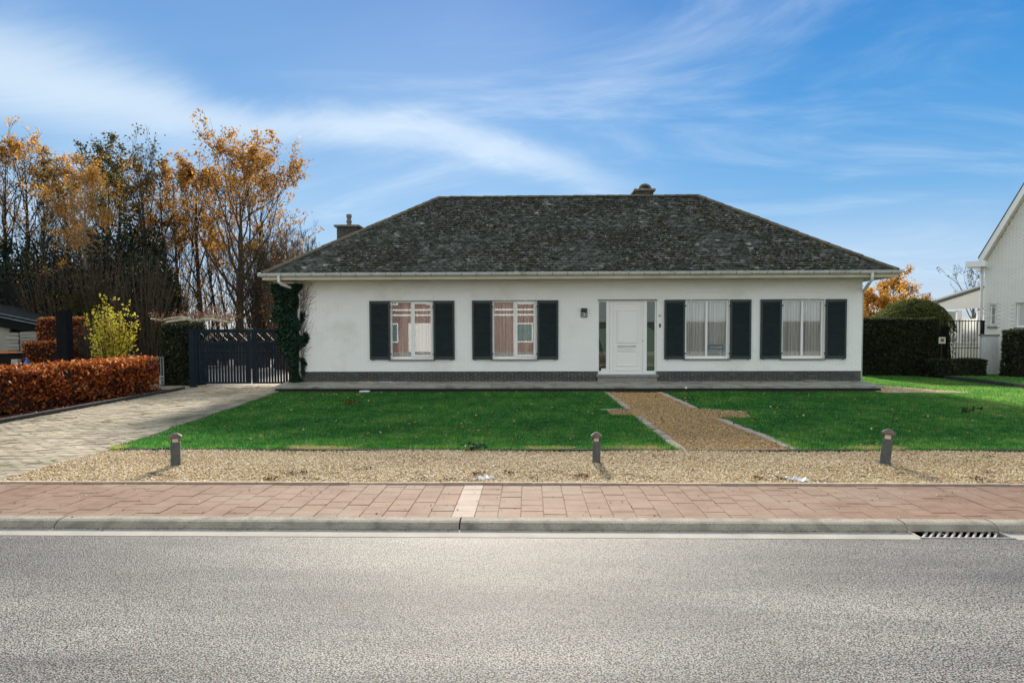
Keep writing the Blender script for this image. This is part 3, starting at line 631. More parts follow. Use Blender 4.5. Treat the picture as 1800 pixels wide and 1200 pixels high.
# ------------------------------------------------------------------ the house
H = thing('bungalow', 'long white brick bungalow with mossy dark hipped roof and green-black shutters', 'house', (0, 0, 0))
wins = []
for (a, b, t_, bt) in ((686.5, 761.5, 529, 631.5), (866, 943, 528, 631), (1204, 1281, 526.5, 630), (1373.5, 1448.5, 526, 629.5)):
    p0 = atY(a, bt, D); p1 = atY(b, t_, D); wins.append((p0.x, p1.x, p0.z, p1.z))
zb = sum(w_[2] for w_ in wins)/4; zt = sum(w_[3] for w_ in wins)/4
wins = [(a, b, zb, zt) for a, b, _, _ in wins]
d0 = atY(1051, 658, D); d1 = atY(1154.5, 527, D); DX0, DX1, DZ0, DZ1 = d0.x, d1.x, d0.z, zt
PL = atY(900, 652.5, D).z
holes = [(a, b, c, d) for a, b, c, d in wins] + [(DX0, DX1, 0.0, DZ1)]
def wall_cells(x0, x1, z0, z1, hs):
    xs = sorted({x0, x1} | {h[0] for h in hs} | {h[1] for h in hs}); zs = sorted({z0, z1} | {h[2] for h in hs if z0 < h[2] < z1} | {h[3] for h in hs if z0 < h[3] < z1})
    for xa, xb in zip(xs[:-1], xs[1:]):
        za = None
        for z_, z2 in zip(zs[:-1], zs[1:]):
            cx_, cz_ = (xa+xb)/2, (z_+z2)/2
            if any(h[0] < cx_ < h[1] and h[2] < cz_ < h[3] for h in hs): continue
            yield xa, xb, z_, z2
mb = MB()
for xa, xb, za, z2 in wall_cells(WX0, WX1, PL, WTOP, holes): mb.box(xa, xb, D, D + .28, za, z2)
mb.box(WX0, WX0 + .28, D + .28, HB - .65, 0, WTOP); mb.box(WX1 - .28, WX1, D + .28, HB - .65, 0, WTOP); mb.box(WX0 + .28, WX1 - .28, HB - .93, HB - .65, 0, WTOP)
W = mb.build('wall', white_mortar, H)
# white bricks, each proud of the joint
BH, BLN = 0.0665, 0.215
bricks = []
z = PL + .002; row = 0
hs_ = [(a - .002, b + .002, c - .05, d + .203) for a, b, c, d in wins] + [(DX0 - .002, DX1 + .002, 0, DZ1 + .02)]
while z + BH <= WTOP + .03:
    zz1 = min(z + BH - .009, WTOP)
    spans = [(WX0 + .004, WX1 - .004)]
    for h in hs_:
        if z < h[3] and zz1 > h[2]:
            ns = []
            for a, b in spans:
                if h[1] <= a or h[0] >= b: ns.append((a, b)); continue
                if h[0] > a: ns.append((a, h[0]))
                if h[1] < b: ns.append((h[1], b))
            spans = ns
    off = (BLN / 2) * (row % 2)
    for a, b in spans:
        x = WX0 - off + math.floor((a - WX0 + off) / BLN) * BLN
        while x < b:
            x0, x1 = max(x + .005, a), min(x + BLN - .005, b)
            if x1 - x0 > .03: bricks.append((x0, x1, z, zz1))
            x += BLN
    z += BH; row += 1
for a, b, c, d in wins:   # upright course over each window
    x = a + .003
    while x < b - .03:
        bricks.append((x, min(x + .058, b - .003), d + .004, d + .195)); x += .0655
for (a, b, c, d) in wins:
    x = a - .1
    bricks.append((a + .003, b - .003, c - .045, c - .0425)) if False else None
bx_full = MB().box(-(BLN - .01)/2, (BLN - .01)/2, -.0055, .004, 0, BH - .009).mesh('brick', white_brick)
mb = MB(); c3 = 0
near_c = sorted([b for b in bricks if abs(b[1] - b[0] - (BLN - .01)) < .001 and abs(b[3] - b[2] - (BH - .009)) < .001], key=lambda b: (b[0] - 1.2)**2 + ((b[2] - 1.65) * 3)**2)[:300]
nset = set(near_c)
for b in bricks:
    pr = rng.uniform(.006, .013)
    if b in nset: link('brick', bx_full, W, ((b[0]+b[1])/2, D + .0055 - pr, b[2]))
    else: mb.box(b[0], b[1], D - pr, D + .003, b[2], b[3])
stuff(mb.build('brickwork', white_brick, W))
# side walls' brick courses
mb = MB(); z = 0.02
while z < WTOP - .03:
    mb.box(WX0 - .006, WX0 + .002, D + .002, HB - .65, z, min(z + BH - .009, WTOP)); mb.box(WX1 - .002, WX1 + .006, D + .002, HB - .65, z, min(z + BH - .009, WTOP)); z += BH
stuff(mb.build('side_brickwork', white_brick, W))
# plinth
pmb = MB(); pmb.box(WX0 + .004, DX0, D + .004, D + .28, 0, PL); pmb.box(DX1, WX1 - .004, D + .004, D + .28, 0, PL)
PLN = pmb.build('plinth', plinth_mortar, H)
ph_ = (PL - DZ) / 5; pb_me = MB().box(-.1025, .1025, -.012, .004, 0, ph_ - .010).mesh('brick', plinth_brick); pcount = 0; pst = MB()
for r_ in range(5):
    z = DZ + r_ * ph_ + .003; x = WX0 + .004 - (.1075 if r_ % 2 else 0)
    while x < WX1 - .01:
        for (a, b) in ((max(x, WX0 + .004), min(x + .205, DX0 - .01)), (max(x, DX1 + .01), min(x + .205, WX1 - .004))):
            if b - a < .03: continue
            full = b - a > .2049
            if full and pcount < 300 and r_ > 0: link('brick', pb_me, PLN, ((a+b)/2, D + .004 - rng.uniform(0, .003), z)); pcount += 1
            else: pst.box(a, b, D - .008, D + .005, z, z + ph_ - .010)
        x += .215
stuff(pst.build('plinth_brickwork', plinth_brick, PLN))
# room inside, dim
MB().box(WX0 + .29, WX1 - .29, D + 3.2, D + 3.25, .18, WTOP - .1).build('partition', room_m, H)
MB().box(WX0 + .29, WX1 - .29, D + .285, HB - 1, .12, .18).build('floor', room_m, H)
MB().box(WX0 + .02, WX1 - .02, D + .02, HB - .7, WTOP + .001, WTOP + .06).build('ceiling', room_m, H)

# windows
def frame_mb(x0, x1, z0, z1, wl, wr, wb, wt, y0, y1):
    m = MB(); m.box(x0, x0+wl, y0, y1, z0, z1); m.box(x1-wr, x1, y0, y1, z0, z1); m.box(x0+wl, x1-wr, y0, y1, z0, z0+wb); m.box(x0+wl, x1-wr, y0, y1, z1-wt, z1); return m
lab = ['leftmost window, blue drape at its left side', 'window left of the door number plate', 'window with the blue poster', 'rightmost window']
for i, (a, b, c, d) in enumerate(wins):
    wm = frame_mb(a + .003, b - .003, c, d - .004, .045, .045, .075, .045, D + .05, D + .12)
    wo = wm.build('window', upvc, H, bevel=.004); wo['label'] = 'white ' + lab[i]
    mid = (a + b) / 2
    y0, y1 = D + .035, D + .13
    if i < 2:
        MB().box(mid - .03, mid + .025, D + .045, D + .12, c + .075, d - .049).build('mullion', upvc, wo)
        frame_mb(mid + .026, b - .026, c + .055, d - .028, .06, .06, .07, .06, D + .02, D + .049).build('sash', upvc, wo, bevel=.004)
        MB().box(a + .048, mid - .03, D + .085, D + .093, c + .075, d - .049).build('pane', glass, wo)
        MB().box(mid + .086, b - .086, D + .034, D + .042, c + .125, d - .088).build('pane', glass, wo)
    else:
        MB().box(mid - .028, mid + .028, D + .045, D + .12, c + .075, d - .049).build('mullion', upvc, wo)
        MB().box(a + .048, mid - .028, D + .085, D + .093, c + .075, d - .049).build('pane', glass, wo)
        MB().box(mid + .028, b - .048, D + .085, D + .093, c + .075, d - .049).build('pane', glass, wo)
    MB().box(a - .05, b + .05, D - .05, D + .05, c - .045, c - .002).build('sill', stone_sill, wo, bevel=.005)
    # dark soffit line over the frame
    MB().box(a - .01, b + .01, D - .012, D + .05, d - .003, d + .012).build('lintel_strip', stone_sill, wo)
    # curtain
    cu_ = thing('curtain', ['white sheer curtain in the leftmost window', 'white pleated curtain in the second window from the left', 'white pleated curtain behind the blue poster', 'white pleated curtain in the rightmost window'][i], 'curtain', (a, D + .175, c))
    x0, x1 = (.16 if i == 0 else .0), b - a
    if i == 3: x0 = .07
    nx = 260; xsn = np.linspace(x0, x1, nx); zs_ = np.linspace(.02, d - c, 8)
    ph2 = nr.uniform(0, 6); amp_ = .026
    Vc = []; 
    for zi, z in enumerate(zs_):
        yy = amp_ * np.sin(xsn * (72 + 4*i) + ph2 + 1.5*np.sin(xsn*7 + i)) + .012 * np.sin(xsn * 151 + z) + .01*np.sin(xsn*19 + z*1.2)
        Vc.append(np.stack([xsn + .004*np.sin(z*3 + xsn*20), yy, np.full(nx, z)], 1))
    Vc = np.concatenate(Vc); Fc = [(r*nx + k, r*nx + k + 1, (r+1)*nx + k + 1, (r+1)*nx + k) for r in range(7) for k in range(nx - 1)]
    link('sheer', npmesh('sheer', Vc, np.array(Fc), curtain_m, smooth=True), cu_)
    if i == 0:
        xsn = np.linspace(0, .30, 80); Vc = []
        for z in np.linspace(.02, d - c, 14):
            wdt = .55 + .45 * abs(z - .45) ** .8
            Vc.append(np.stack([xsn * wdt, -.055 + .018*np.sin(xsn*95 + z*.6), np.full(80, z)], 1))
        Vc = np.concatenate(Vc); Fc = [(r*80 + k, r*80 + k + 1, (r+1)*80 + k + 1, (r+1)*80 + k) for r in range(13) for k in range(79)]
        link('drape', npmesh('drape', Vc, np.array(Fc), drape_m, smooth=True), cu_)['label'] = 'blue-grey side drape'
    MB().tube([(0, 0, d - c + .01), (b - a, 0, d - c + .01)], .012, 8).build('rail', steel, cu_)

# shutters: frame with separate louvre slats
sh_px = [((650, 687), (762, 799.5)), ((830, 866), (944, 981.5)), ((1167, 1203.5), (1282, 1320)), ((1335.5, 1373), (1449.5, 1487))]
slat_cache = {}
for i, pair in enumerate(sh_px):
    for j, (pa, pb2) in enumerate(pair):
        a = atY(pa, 580, D).x; b = atY(pb2, 580, D).x; c, d = zb - .01, zt + .005
        wS = b - a; z0, z1 = 0, d - c; cxm = (a + b) / 2
        s_o = MB(); hw = wS/2 - .004
        s_o.box(-hw, -hw + .058, -.018, .018, z0, z1); s_o.box(hw - .058, hw, -.018, .018, z0, z1); s_o.box(-hw + .058, hw - .058, -.018, .018, z0, z0 + .085); s_o.box(-hw + .058, hw - .058, -.018, .018, z1 - .075, z1)
        s_o.box(-hw + .058, hw - .058, .012, .017, z0 + .085, z1 - .075)
        so_ = s_o.build('shutter', shutter_m, H, bevel=.004); so_.location = (cxm, D - .045, c)
        hinge = -1 if j == 1 else 1     # hinged on the window side, standing a touch off the wall
        so_.rotation_euler = (R(rng.uniform(-.2, .5)), 0, hinge * R(-rng.uniform(1.0, 2.6)))
        nsl = 31; pitch = (z1 - .16) / nsl; key = round(hw, 3)
        sl = MB(); mt = Matrix.Rotation(R(-52), 3, 'X'); sl.obox((0, 0, 0), (2*hw - .118, .052, .008), Matrix.Rotation(R(40), 3, 'X')); sme = sl.mesh('slat', shutter_m)
        for k in range(nsl): link('slat', sme, so_, (0, -.002, z0 + .095 + (k + .5) * pitch * .985))
        for hz in (.16, z1 - .18): MB().box(hinge*hw - .02, hinge*hw + .03, -.028, .03, hz - .02, hz + .02).build('hinge', shutter_m, so_)
        MB().box(-hinge*hw*.7 - .012, -hinge*hw*.7 + .012, -.03, .0, -.03, .005).build('catch', shutter_m, so_)

# poster in the third window
a, b, c, d = wins[2]
q0 = atY(1246.5, 625.5, D); q1 = atY(1277, 605.5, D)
ps = thing('poster', 'dark blue poster with white slanted lettering standing in a window', 'poster', (q0.x + .0, D + .105, q0.z))
pw, phh = q1.x - q0.x - .06, q1.z - q0.z
MB().box(0, pw, 0, .004, 0, phh).build('sheet', poster_m, ps)
def text_obj(name, s, size, loc, m, parent, rot=(math.pi/2, 0, 0), shear=0, ext=.001, bold=.0, align='CENTER'):
    cu = bpy.data.curves.new(name, 'FONT'); cu.body = s; cu.size = size; cu.extrude = ext; cu.shear = shear; cu.offset = bold; cu.align_x = align; cu.align_y = 'CENTER'; cu.resolution_u = 3
    t_ = bpy.data.objects.new('tmp', cu); COL.objects.link(t_); bpy.context.view_layer.update()
    me = bpy.data.meshes.new_from_object(t_.evaluated_get(bpy.context.evaluated_depsgraph_get())); bpy.data.objects.remove(t_)
    me.materials.clear(); me.materials.append(m); o = link(name, me, parent, loc); o.rotation_euler = rot; return o
text_obj('lettering', 'ZONDER', .088, (pw*.5, -.003, phh*.74), letter_w, ps, shear=.25, bold=.002)
text_obj('lettering', 'ZWERFVUIL', .078, (pw*.46, -.003, phh*.47), letter_w, ps, shear=.25, bold=.002)
text_obj('lettering', 'in mijn straat', .03, (pw*.72, -.003, phh*.30), letter_w, ps) if False else None
MB().box(pw*.76, pw*.90, -.003, -.001, phh*.12, phh*.17).build('mark', letter_w, ps)
MB().box(pw*.66, pw*.88, -.003, -.001, phh*.30, phh*.335).build('fine_print', letter_w, ps)

# door set
DZb = DZ0
dr = frame_mb(DX0 + .003, DX1 - .003, DZb, DZ1 - .003, .03, .04, .045, .035, D + .05, D + .13)
xA, xB, xC, xD = [atY(p, 600, D).x for p in (1067.5, 1072, 1131, 1136)]
l0, l1, r0, r1 = atY(1052.5, 600, D).x, atY(1066, 600, D).x, atY(1137.5, 600, D).x, atY(1151.5, 600, D).x
dr.box(l1, xB, D + .05, D + .13, DZb + .045, DZ1 - .038); dr.box(xC, r0, D + .05, D + .13, DZb + .045, DZ1 - .038)
DR = dr.build('door_frame', upvc, H, bevel=.003)
MB().box(l0, l1, D + .08, D + .09, DZb + .10, DZ1 - .038).build('side_light', glass_dark, DR)
MB().box(r0, r1, D + .08, D + .09, DZb + .10, DZ1 - .038).build('side_light', glass_dark, DR)
MB().box(l0 - .003, l1 + .003, D + .052, D + .128, DZb + .0452, DZb + .10).build('bottom_rail', upvc, DR)
MB().box(r0 - .003, r1 + .003, D + .052, D + .128, DZb + .0452, DZb + .10).build('bottom_rail', upvc, DR)
def refl_shape(poly):  # beige shape behind the side light, painted stand-in for a reflection
    m = MB(); n_ = len(poly); m.v = [(x, D + .12, z) for x, z in poly] + [(x, D + .124, z) for x, z in poly]
    m.f = [tuple(range(n_)), tuple(range(n_, 2*n_))[::-1]] + [(i, (i+1) % n_, n_ + (i+1) % n_, n_ + i) for i in range(n_)]
    return m
zz = lambda py: atY(1100, py, D).z
refl_shape([(l0, zz(590)), (l0, zz(578)), (l1, zz(577)), (l1, zz(637)), (l1 - .04, zz(625)), (l1 - .13, zz(606))]).build('reflection_panel', reflection_m, DR)
refl_shape([(r0, zz(655)), (r0, zz(574.5)), (r0 + .09, zz(576.5)), (r0 + .17, zz(579.5)), (r1, zz(583)), (r1, zz(655))]).build('reflection_panel', reflection_m, DR)
MB().box(DX0 + .01, DX1 - .01, D + .9, D + .93, DZb, DZ1).build('hall_screen', teal_screen, DR)
MB().box(l0 + .08, l1 + .005, D + .066, D + .078, zz(656), zz(647.5)).build('sticker', letter_w, DR)
DO = MB().box(xB + .006, xC - .006, D + .055, D + .115, DZb + .012, DZ1 - .043).build('door', door_w, DR, bevel=.003)
def mould(x0, x1, z0, z1, wdt, dp, y=D + .055):
    frame_mb(x0, x1, z0, z1, wdt, wdt, wdt, wdt, y - dp, y - .0005).build('moulding', door_w, DO, bevel=.004)
dxp = lambda p: atY(p, 600, D).x
mould(dxp(1078), dxp(1127), zz(651), zz(532.5), .018, .014)
MB().box(dxp(1086), dxp(1120), D + .044, D + .0545, zz(601.5), zz(546)).build('panel', door_w, DO, bevel=.006)
mould(dxp(1084), dxp(1122), zz(603), zz(544.5), .02, .016)
MB().box(dxp(1083.5), dxp(1119), D + .040, D + .0545, zz(613.8), zz(612.6)).build('ridge', door_w, DO)
MB().box(dxp(1086), dxp(1116), D + .040, D + .0545, zz(615.8), zz(614.9)).build('ridge', door_w, DO)
mould(dxp(1084), dxp(1122), zz(643), zz(617), .016, .014)
hd = MB(); hx0, hx1, hz = dxp(1085.5), dxp(1118), zz(608); hd.tube([(hx0, D - .01, hz), (hx1, D - .01, hz)], .014, 10); hd.tube([(hx0 + .04, D + .05, hz), (hx0 + .04, D - .01, hz)], .011, 8); hd.tube([(hx1 - .04, D + .05, hz), (hx1 - .04, D - .01, hz)], .011, 8)
hd.build('handle', steel, DR, smooth=True)
MB().tube([(dxp(1130), D + .035, zz(599)), (dxp(1130), D + .056, zz(599))], .022, 12).build('lock', steel, DR)
MB().box(DX0 - .02, DX1 + .02, D - .012, D + .05, DZ1 - .002, DZ1 + .022).build('lintel_strip', stone_sill, DR)
MB().box(DX0 - .055, DX1 + .06, D - .10, D + .05, DZb - .065, DZb - .001).build('door_sill', stone_sill, H, bevel=.005)
MB().box(DX0 - .01, DX1 + .01, D - .06, D + .20, DZ - .02, DZb - .066).build('door_step', stone_sill, H)
# lamp with house number, doorbell, tile number
hn = thing('number_lamp', 'wall lamp with black lettered house number plate left of the front door', 'lamp', (atY(1026.5, 548, D).x, D, 2.1))
zc = lambda py: atY(1026, py, D).z - 2.1
MB().box(-.085, .085, -.10, -.006, zc(547.2), zc(541.5)).build('hood', pm('dark hood', [(0.3, (0.012, 0.03, 0.05)), (0.7, (0.02, 0.045, 0.07))], 4, 3, 0.3), hn, bevel=.006)
frame_mb(-.09, .09, zc(557), zc(547.6), .018, .018, .022, .018, -.05, -.006).build('plate_frame', black_m, hn, bevel=.003)
MB().box(-.072, .072, -.038, -.007, zc(556.2), zc(548.3)).build('plate', letter_w, hn)
text_obj('digits', '63', .125, (0, -.040, (zc(556.2) + zc(548.3))/2), letter_k, hn, bold=.004)
nn = thing('tile_number', 'small dark house digits on the wall right of the door', 'number', (atY(1160, 555, D).x, D - .008, atY(1160, 555, D).z))
text_obj('digits', '63', .085, (0, -.004, 0), letter_k, nn, bold=.001)
db = thing('doorbell', 'small black doorbell right of the front door under the digits', 'doorbell', (atY(1160, 572, D).x, D - .008, atY(1160, 572, D).z))
MB().box(-.025, .025, -.02, 0, -.05, .05).build('case', black_m, db, bevel=.005); MB().tube([(0, -.026, .0), (0, -.019, .0)], .010, 10).build('button', letter_w, db)

# ------------------------------------------------------------------ roof
ROOF = thing('roof_anchor', '', '', (0, 0, 0)); bpy.data.objects.remove(ROOF)
rb = MB(); e0, e1, yb_ = EX0, EX1, HB; rx0, rx1 = EX0 + HIP, EX1 - HIP
rb.v = [(e0, EY, EZ), (e1, EY, EZ), (e1, yb_, EZ), (e0, yb_, EZ), (rx0, RY, RZ), (rx1, RY, RZ), (e0, EY, EZ - .05), (e1, EY, EZ - .05), (e1, yb_, EZ - .05), (e0, yb_, EZ - .05)]
rb.f = [(0, 1, 5, 4), (1, 2, 5), (2, 3, 4, 5), (3, 0, 4), (6, 7, 1, 0), (7, 8, 2, 1), (8, 9, 3, 2), (9, 6, 0, 3), (6, 9, 8, 7)]
RF = rb.build('roof', pm('roof underlay', [(0.3, (0.015, 0.017, 0.018)), (0.7, (0.025, 0.027, 0.028))], 4, 3, 1.0), H)
TWD, TPI = 0.168, 0.145
def slope_tiles(O, U, Wd, base_len, parts=0):
    """O eave start, U along the eave, Wd up the slope (unit); tiles clipped by the 45 degree hips"""
    Nn = U.cross(Wd).normalized(); Ls = math.hypot(HIP, RZ - EZ); rows = int(Ls / TPI)
    V = []; T_ = []; cnt_ = 0; objs = []
    for r_ in range(rows + 1):
        s0 = r_ * TPI - .03; ins = HIP * max(0, (s0 + TPI*.6)) / Ls
        a, b = ins, base_len - ins
        u = (0.5 * TWD if r_ % 2 else 0) + math.floor(a / TWD) * TWD
        while u < b:
            u0, u1 = max(u, a), min(u + TWD, b); u += TWD
            if u1 - u0 < .03: continue
            s1 = min(s0 + TPI * 1.25, Ls); lift = rng.uniform(.020, .032) + (.02 if rng.random() < .02 else 0); th_ = .012; j = rng.uniform(-.008, .008)
            def P_(uu, ss, nn_): return O + U*uu + Wd*ss + Nn*nn_
            tt = rng.random(); tv = min(1, max(0, rng.gauss(.50, .17)))
            nz = noise.noise(Vector((u0*.55, s0*.9, 1.7))); tv = min(1, max(0, tv + .12*nz))
            if tt > .992: tv = rng.uniform(.93, 1)
            g_ = .0035; q_ = [P_(u0+g_, s0+j, lift-th_), P_(u1-g_, s0+j*.6, lift-th_), P_(u1-g_, s1, .004), P_(u0+g_, s1, .004), P_(u0+g_, s0+j, lift), P_(u1-g_, s0+j*.6, lift + rng.uniform(-.003, .003)), P_(u1-g_, s1, .014), P_(u0+g_, s1, .014)]
            if parts and cnt_ < parts and r_ > 0 or (parts and r_ == 0 and cnt_ < parts): objs.append((q_, tv)); cnt_ += 1
            else: V += q_; T_ += [tv]*8
    return V, T_, objs
bf = np.array([(0, 3, 2, 1), (4, 5, 6, 7), (0, 1, 5, 4), (1, 2, 6, 5), (2, 3, 7, 6), (3, 0, 4, 7)])
Ls = math.hypot(HIP, RZ - EZ); cc, ss_ = HIP / Ls, (RZ - EZ) / Ls
sl_defs = [(Vector((EX0, EY, EZ)), Vector((1, 0, 0)), Vector((0, cc, ss_)), EX1 - EX0, 300), (Vector((EX1, EY, EZ)), Vector((0, 1, 0)), Vector((-cc, 0, ss_)), HB - EY, 0),
           (Vector((EX1, HB, EZ)), Vector((-1, 0, 0)), Vector((0, -cc, ss_)), EX1 - EX0, 0), (Vector((EX0, HB, EZ)), Vector((0, -1, 0)), Vector((cc, 0, ss_)), HB - EY, 0)]
Vall = []; Tall = []
for O, U, Wd, bl_, prt in sl_defs:
    V, T_, objs = slope_tiles(O, U, Wd, bl_, prt); Vall += V; Tall += T_
    for q_, tv in objs:
        me = npmesh('roof_tile', [tuple(p) for p in q_], bf, slate, [tv]*8); link('roof_tile', me, RF)
Vall = np.array([tuple(p) for p in Vall]); nt_ = len(Vall)//8
stuff(link('roof_tiles', npmesh('roof_tiles', Vall, (bf[None] + (np.arange(nt_)*8)[:, None, None]).reshape(-1, 4), slate, Tall), RF))
# moss clumps
def moss_on(O, U, Wd, base_len, n_):
    Nn = U.cross(Wd).normalized(); out_ = []
    while len(out_) < n_:
        s_ = rng.uniform(0, Ls); a = HIP * s_ / Ls; u = rng.uniform(0, base_len)
        if u < a or u > base_len - a: continue
        if noise.noise(Vector((u*.5, s_*.8, 9))) + .35*noise.noise(Vector((u*3, s_*5, 4))) < rng.uniform(-.45, .35): continue
        r_ = round(s_ / TPI) * TPI - .03
        out_.append(O + U*u + Wd*(r_ + rng.uniform(0, .05)) + Nn*.030)
    return out_
mp_ = []
for k, (O, U, Wd, bl_, prt) in enumerate(sl_defs): mp_ += [tuple(p) for p in moss_on(O, U, Wd, bl_, 8500 if k == 0 else 500)]
def clumps(name, P, s, m, parent, tint):
    P = np.array(P); n = len(P); base = np.array([(1, 0, 0), (0, 1, 0), (-1, 0, 0), (0, -1, 0), (0, 0, .8)], dtype=float)
    V = base[None] * (s * nr.uniform(.4, 1.5, (n, 1, 1)) * np.concatenate([nr.uniform(.8, 1.9, (n, 1, 1)), nr.uniform(.7, 1.1, (n, 1, 1)), nr.uniform(.5, 1.0, (n, 1, 1))], 2)) + nr.normal(0, s*.15, (n, 5, 3)) + P[:, None, :]
    F = (np.array([(0, 1, 4), (1, 2, 4), (2, 3, 4), (3, 0, 4)])[None] + (np.arange(n)*5)[:, None, None]).reshape(-1, 3)
    return stuff(link(name, npmesh(name, V.reshape(-1, 3), F, m, np.repeat(tint, 5)), parent))
clumps('moss', mp_, .030, moss, RF, nr.beta(1.6, 2.4, len(mp_)))
# lichen scales (pale)
lp = []
for k in range(1): lp += [tuple(p) for p in moss_on(*sl_defs[0][:4], 2600)]
clumps('lichen', lp, .020, tintmat('lichen', [(0.0, (0.16, 0.17, 0.15)), (1.0, (0.46, 0.46, 0.42))], 1.0), RF, nr.uniform(0, 1, len(lp)))
# ridge and hip tiles: half-round pieces
def half_round(p0, p1, rad, name):
    m = MB(); d = (p1 - p0); L_ = d.length; d.normalize(); sd_ = d.cross(Vector((0, 0, 1))).normalized(); u_ = sd_.cross(d)
    b = 0; ns = 7
    for q, rr in ((p0, rad), (p1, rad * .86)):
        for k in range(ns):
            t_ = math.pi * k / (ns - 1); m.v.append(tuple(q + sd_ * math.cos(t_) * rr + u_ * (math.sin(t_) * rr * .75 - .02)))
        for k in range(ns):
            t_ = math.pi * k / (ns - 1); m.v.append(tuple(q + sd_ * math.cos(t_) * (rr - .015) + u_ * (math.sin(t_) * (rr - .015) * .75 - .025)))
    for k in range(ns - 1):
        m.f.append((k, k+1, 2*ns + k + 1, 2*ns + k)); m.f.append((ns + k, 3*ns + k, 3*ns + k + 1, ns + k + 1)); m.f.append((k, ns + k, ns + k + 1, k + 1)); m.f.append((2*ns + k, 2*ns + k + 1, 3*ns + k + 1, 3*ns + k))
    m.f.append((0, 2*ns, 3*ns, ns)); m.f.append((ns - 1, 2*ns - 1, 4*ns - 1, 3*ns - 1))
    return m.build(name, ridge_m, RF)
def run_tiles(a, b, step, name):
    d = b - a; k = int(d.length / step)
    for i in range(k):
        p0 = a + d * (i / k); p1 = a + d * ((i + 1.06) / k); dz_ = Vector((0, 0, rng.uniform(-.006, .006) + .02)); half_round(p0 + dz_, p1 + dz_, .105, name)
A_, B_ = Vector((rx0, RY, RZ)), Vector((rx1, RY, RZ))
run_tiles(A_, B_, .37, 'ridge_tile')
for c_, r_ in ((Vector((EX0, EY, EZ)), A_), (Vector((EX1, EY, EZ)), B_), (Vector((EX1, HB, EZ)), B_), (Vector((EX0, HB, EZ)), A_)): run_tiles(c_, r_, .33, 'hip_tile')
# fascia, soffit, gutters
so_m = MB(); so_m.box(EX0 + .02, EX1 - .02, EY + .02, D - .002, WTOP, WTOP + .03); so_m.box(EX0 + .02, WX0 - .002, D - .002, HB - .02, WTOP, WTOP + .03); so_m.box(WX1 + .002, EX1 - .02, D - .002, HB - .02, WTOP, WTOP + .03)
SOF = so_m.build('soffit', soffit_m, H)
fa = MB(); fa.box(EX0, EX1, EY - .005, EY + .018, WTOP - .01, EZ - .005); fa.box(EX0 - .0, EX0 + .018, EY + .02, HB, WTOP - .01, EZ - .005); fa.box(EX1 - .018, EX1, EY + .02, HB, WTOP - .01, EZ - .005); fa.box(EX0 + .02, EX1 - .02, HB - .02, HB, WTOP - .01, EZ - .005)
fa.build('fascia', soffit_m, H)
def gutter(x0, x1, y, name='gutter', along='x'):
    pr = []; ns = 9; rr = .062
    for k in range(ns): t_ = math.pi * (1 + k / (ns - 1)); pr.append((y + rr*math.cos(t_), EZ + rr*1.25*math.sin(t_)))
    for k in range(ns - 1, -1, -1): t_ = math.pi * (1 + k / (ns - 1)); pr.append((y + (rr - .004)*math.cos(t_), EZ + .001 + (rr*1.25 - .004)*math.sin(t_)))
    return pr
gp = gutter(0, 0, EY - .068); gm_ = MB().profile(gp, EX0 - .06, EX1 + .06); GU = gm_.build('gutter', gutter_m, H)
MB().tube([(EX0 - .06, EY - .13, EZ), (EX1 + .06, EY - .13, EZ)], .009, 6).build('rim', gutter_m, GU)
for ex in (EX0 - .06, EX1 + .06):
    MB().tube([(ex, EY - .068, EZ - .02), (ex, HB, EZ - .02)], .06, 8).build('side_gutter', gutter_m, H)
bk = MB(); 
for k in range(9): pass
br_me = MB().profile([(y_, z_ - .004) if False else (EY - .068 + (y_ - (EY - .068)) * 1.07, EZ + (z_ - EZ) * 1.06) for y_, z_ in gp], -.011, .011).mesh('bracket', pm('bracket grey', [(0.3, (0.22, 0.23, 0.21)), (0.7, (0.32, 0.33, 0.31))], 9, 3, .6))
x = EX0 + .15
while x < EX1: link('bracket', br_me, GU, (x, 0, 0)); x += .42
# downpipes
pL = atY(490, 485, EY - .06).x
MB().tube([(pL, EY - .07, EZ - .05), (pL, EY - .07, 3.02), (pL + .05, EY - .02, 2.95), (pL + .22, D - .16, 2.86), (pL + .32, D - .05, 2.80), (pL + .33, D - .05, 2.6), (pL + .33, D - .05, .2)], .043, 10).build('downpipe', gutter_m, H, smooth=True)
pR = atY(1533, 485, EY - .06).x
MB().tube([(pR, EY - .07, EZ - .05), (pR, EY - .07, 2.98), (pR - .04, EY + .02, 2.90), (WX1 + .09, D + .10, 2.74), (WX1 + .07, D + .16, 2.62), (WX1 + .07, D + .16, .1)], .043, 10).build('downpipe', gutter_m, H, smooth=True)
# chimneys
def brick_stack(x0, x1, y0, y1, z0, z1, parent):
    c = MB().box(x0 + .008, x1 - .008, y0 + .008, y1 - .008, z0, z1).build('chimney', plinth_mortar if False else chim_cap, parent)
    z = z0; r_ = 0
    while z < z1 - .02:
        z2 = min(z + .058, z1)
        x = x0 - (.1 if r_ % 2 else 0)
        while x < x1:
            a, b = max(x, x0), min(x + .2, x1); x += .212
            if b - a > .03: MB().box(a, b, y0, y0 + .05, z, z2).build('brick', chim_brick, c)
        MB().box(x0, x0 + .03, y0 + .06, y1, z, z2).build('side_course', chim_brick, c); MB().box(x1 - .03, x1, y0 + .06, y1, z, z2).build('side_course', chim_brick, c)
        z += .068; r_ += 1
    return c
yC = 23.2; cx0, cx1 = atY(592, 410, yC).x, atY(628, 410, yC).x; ct_ = atY(610, 399, yC).z
ch = brick_stack(cx0, cx1, yC, yC + .6, 4.0, ct_, H)
MB().box(cx0 - .08, cx1 + .08, yC - .08, yC + .68, ct_, ct_ + .07).build('cap', chim_cap, ch, bevel=.01)
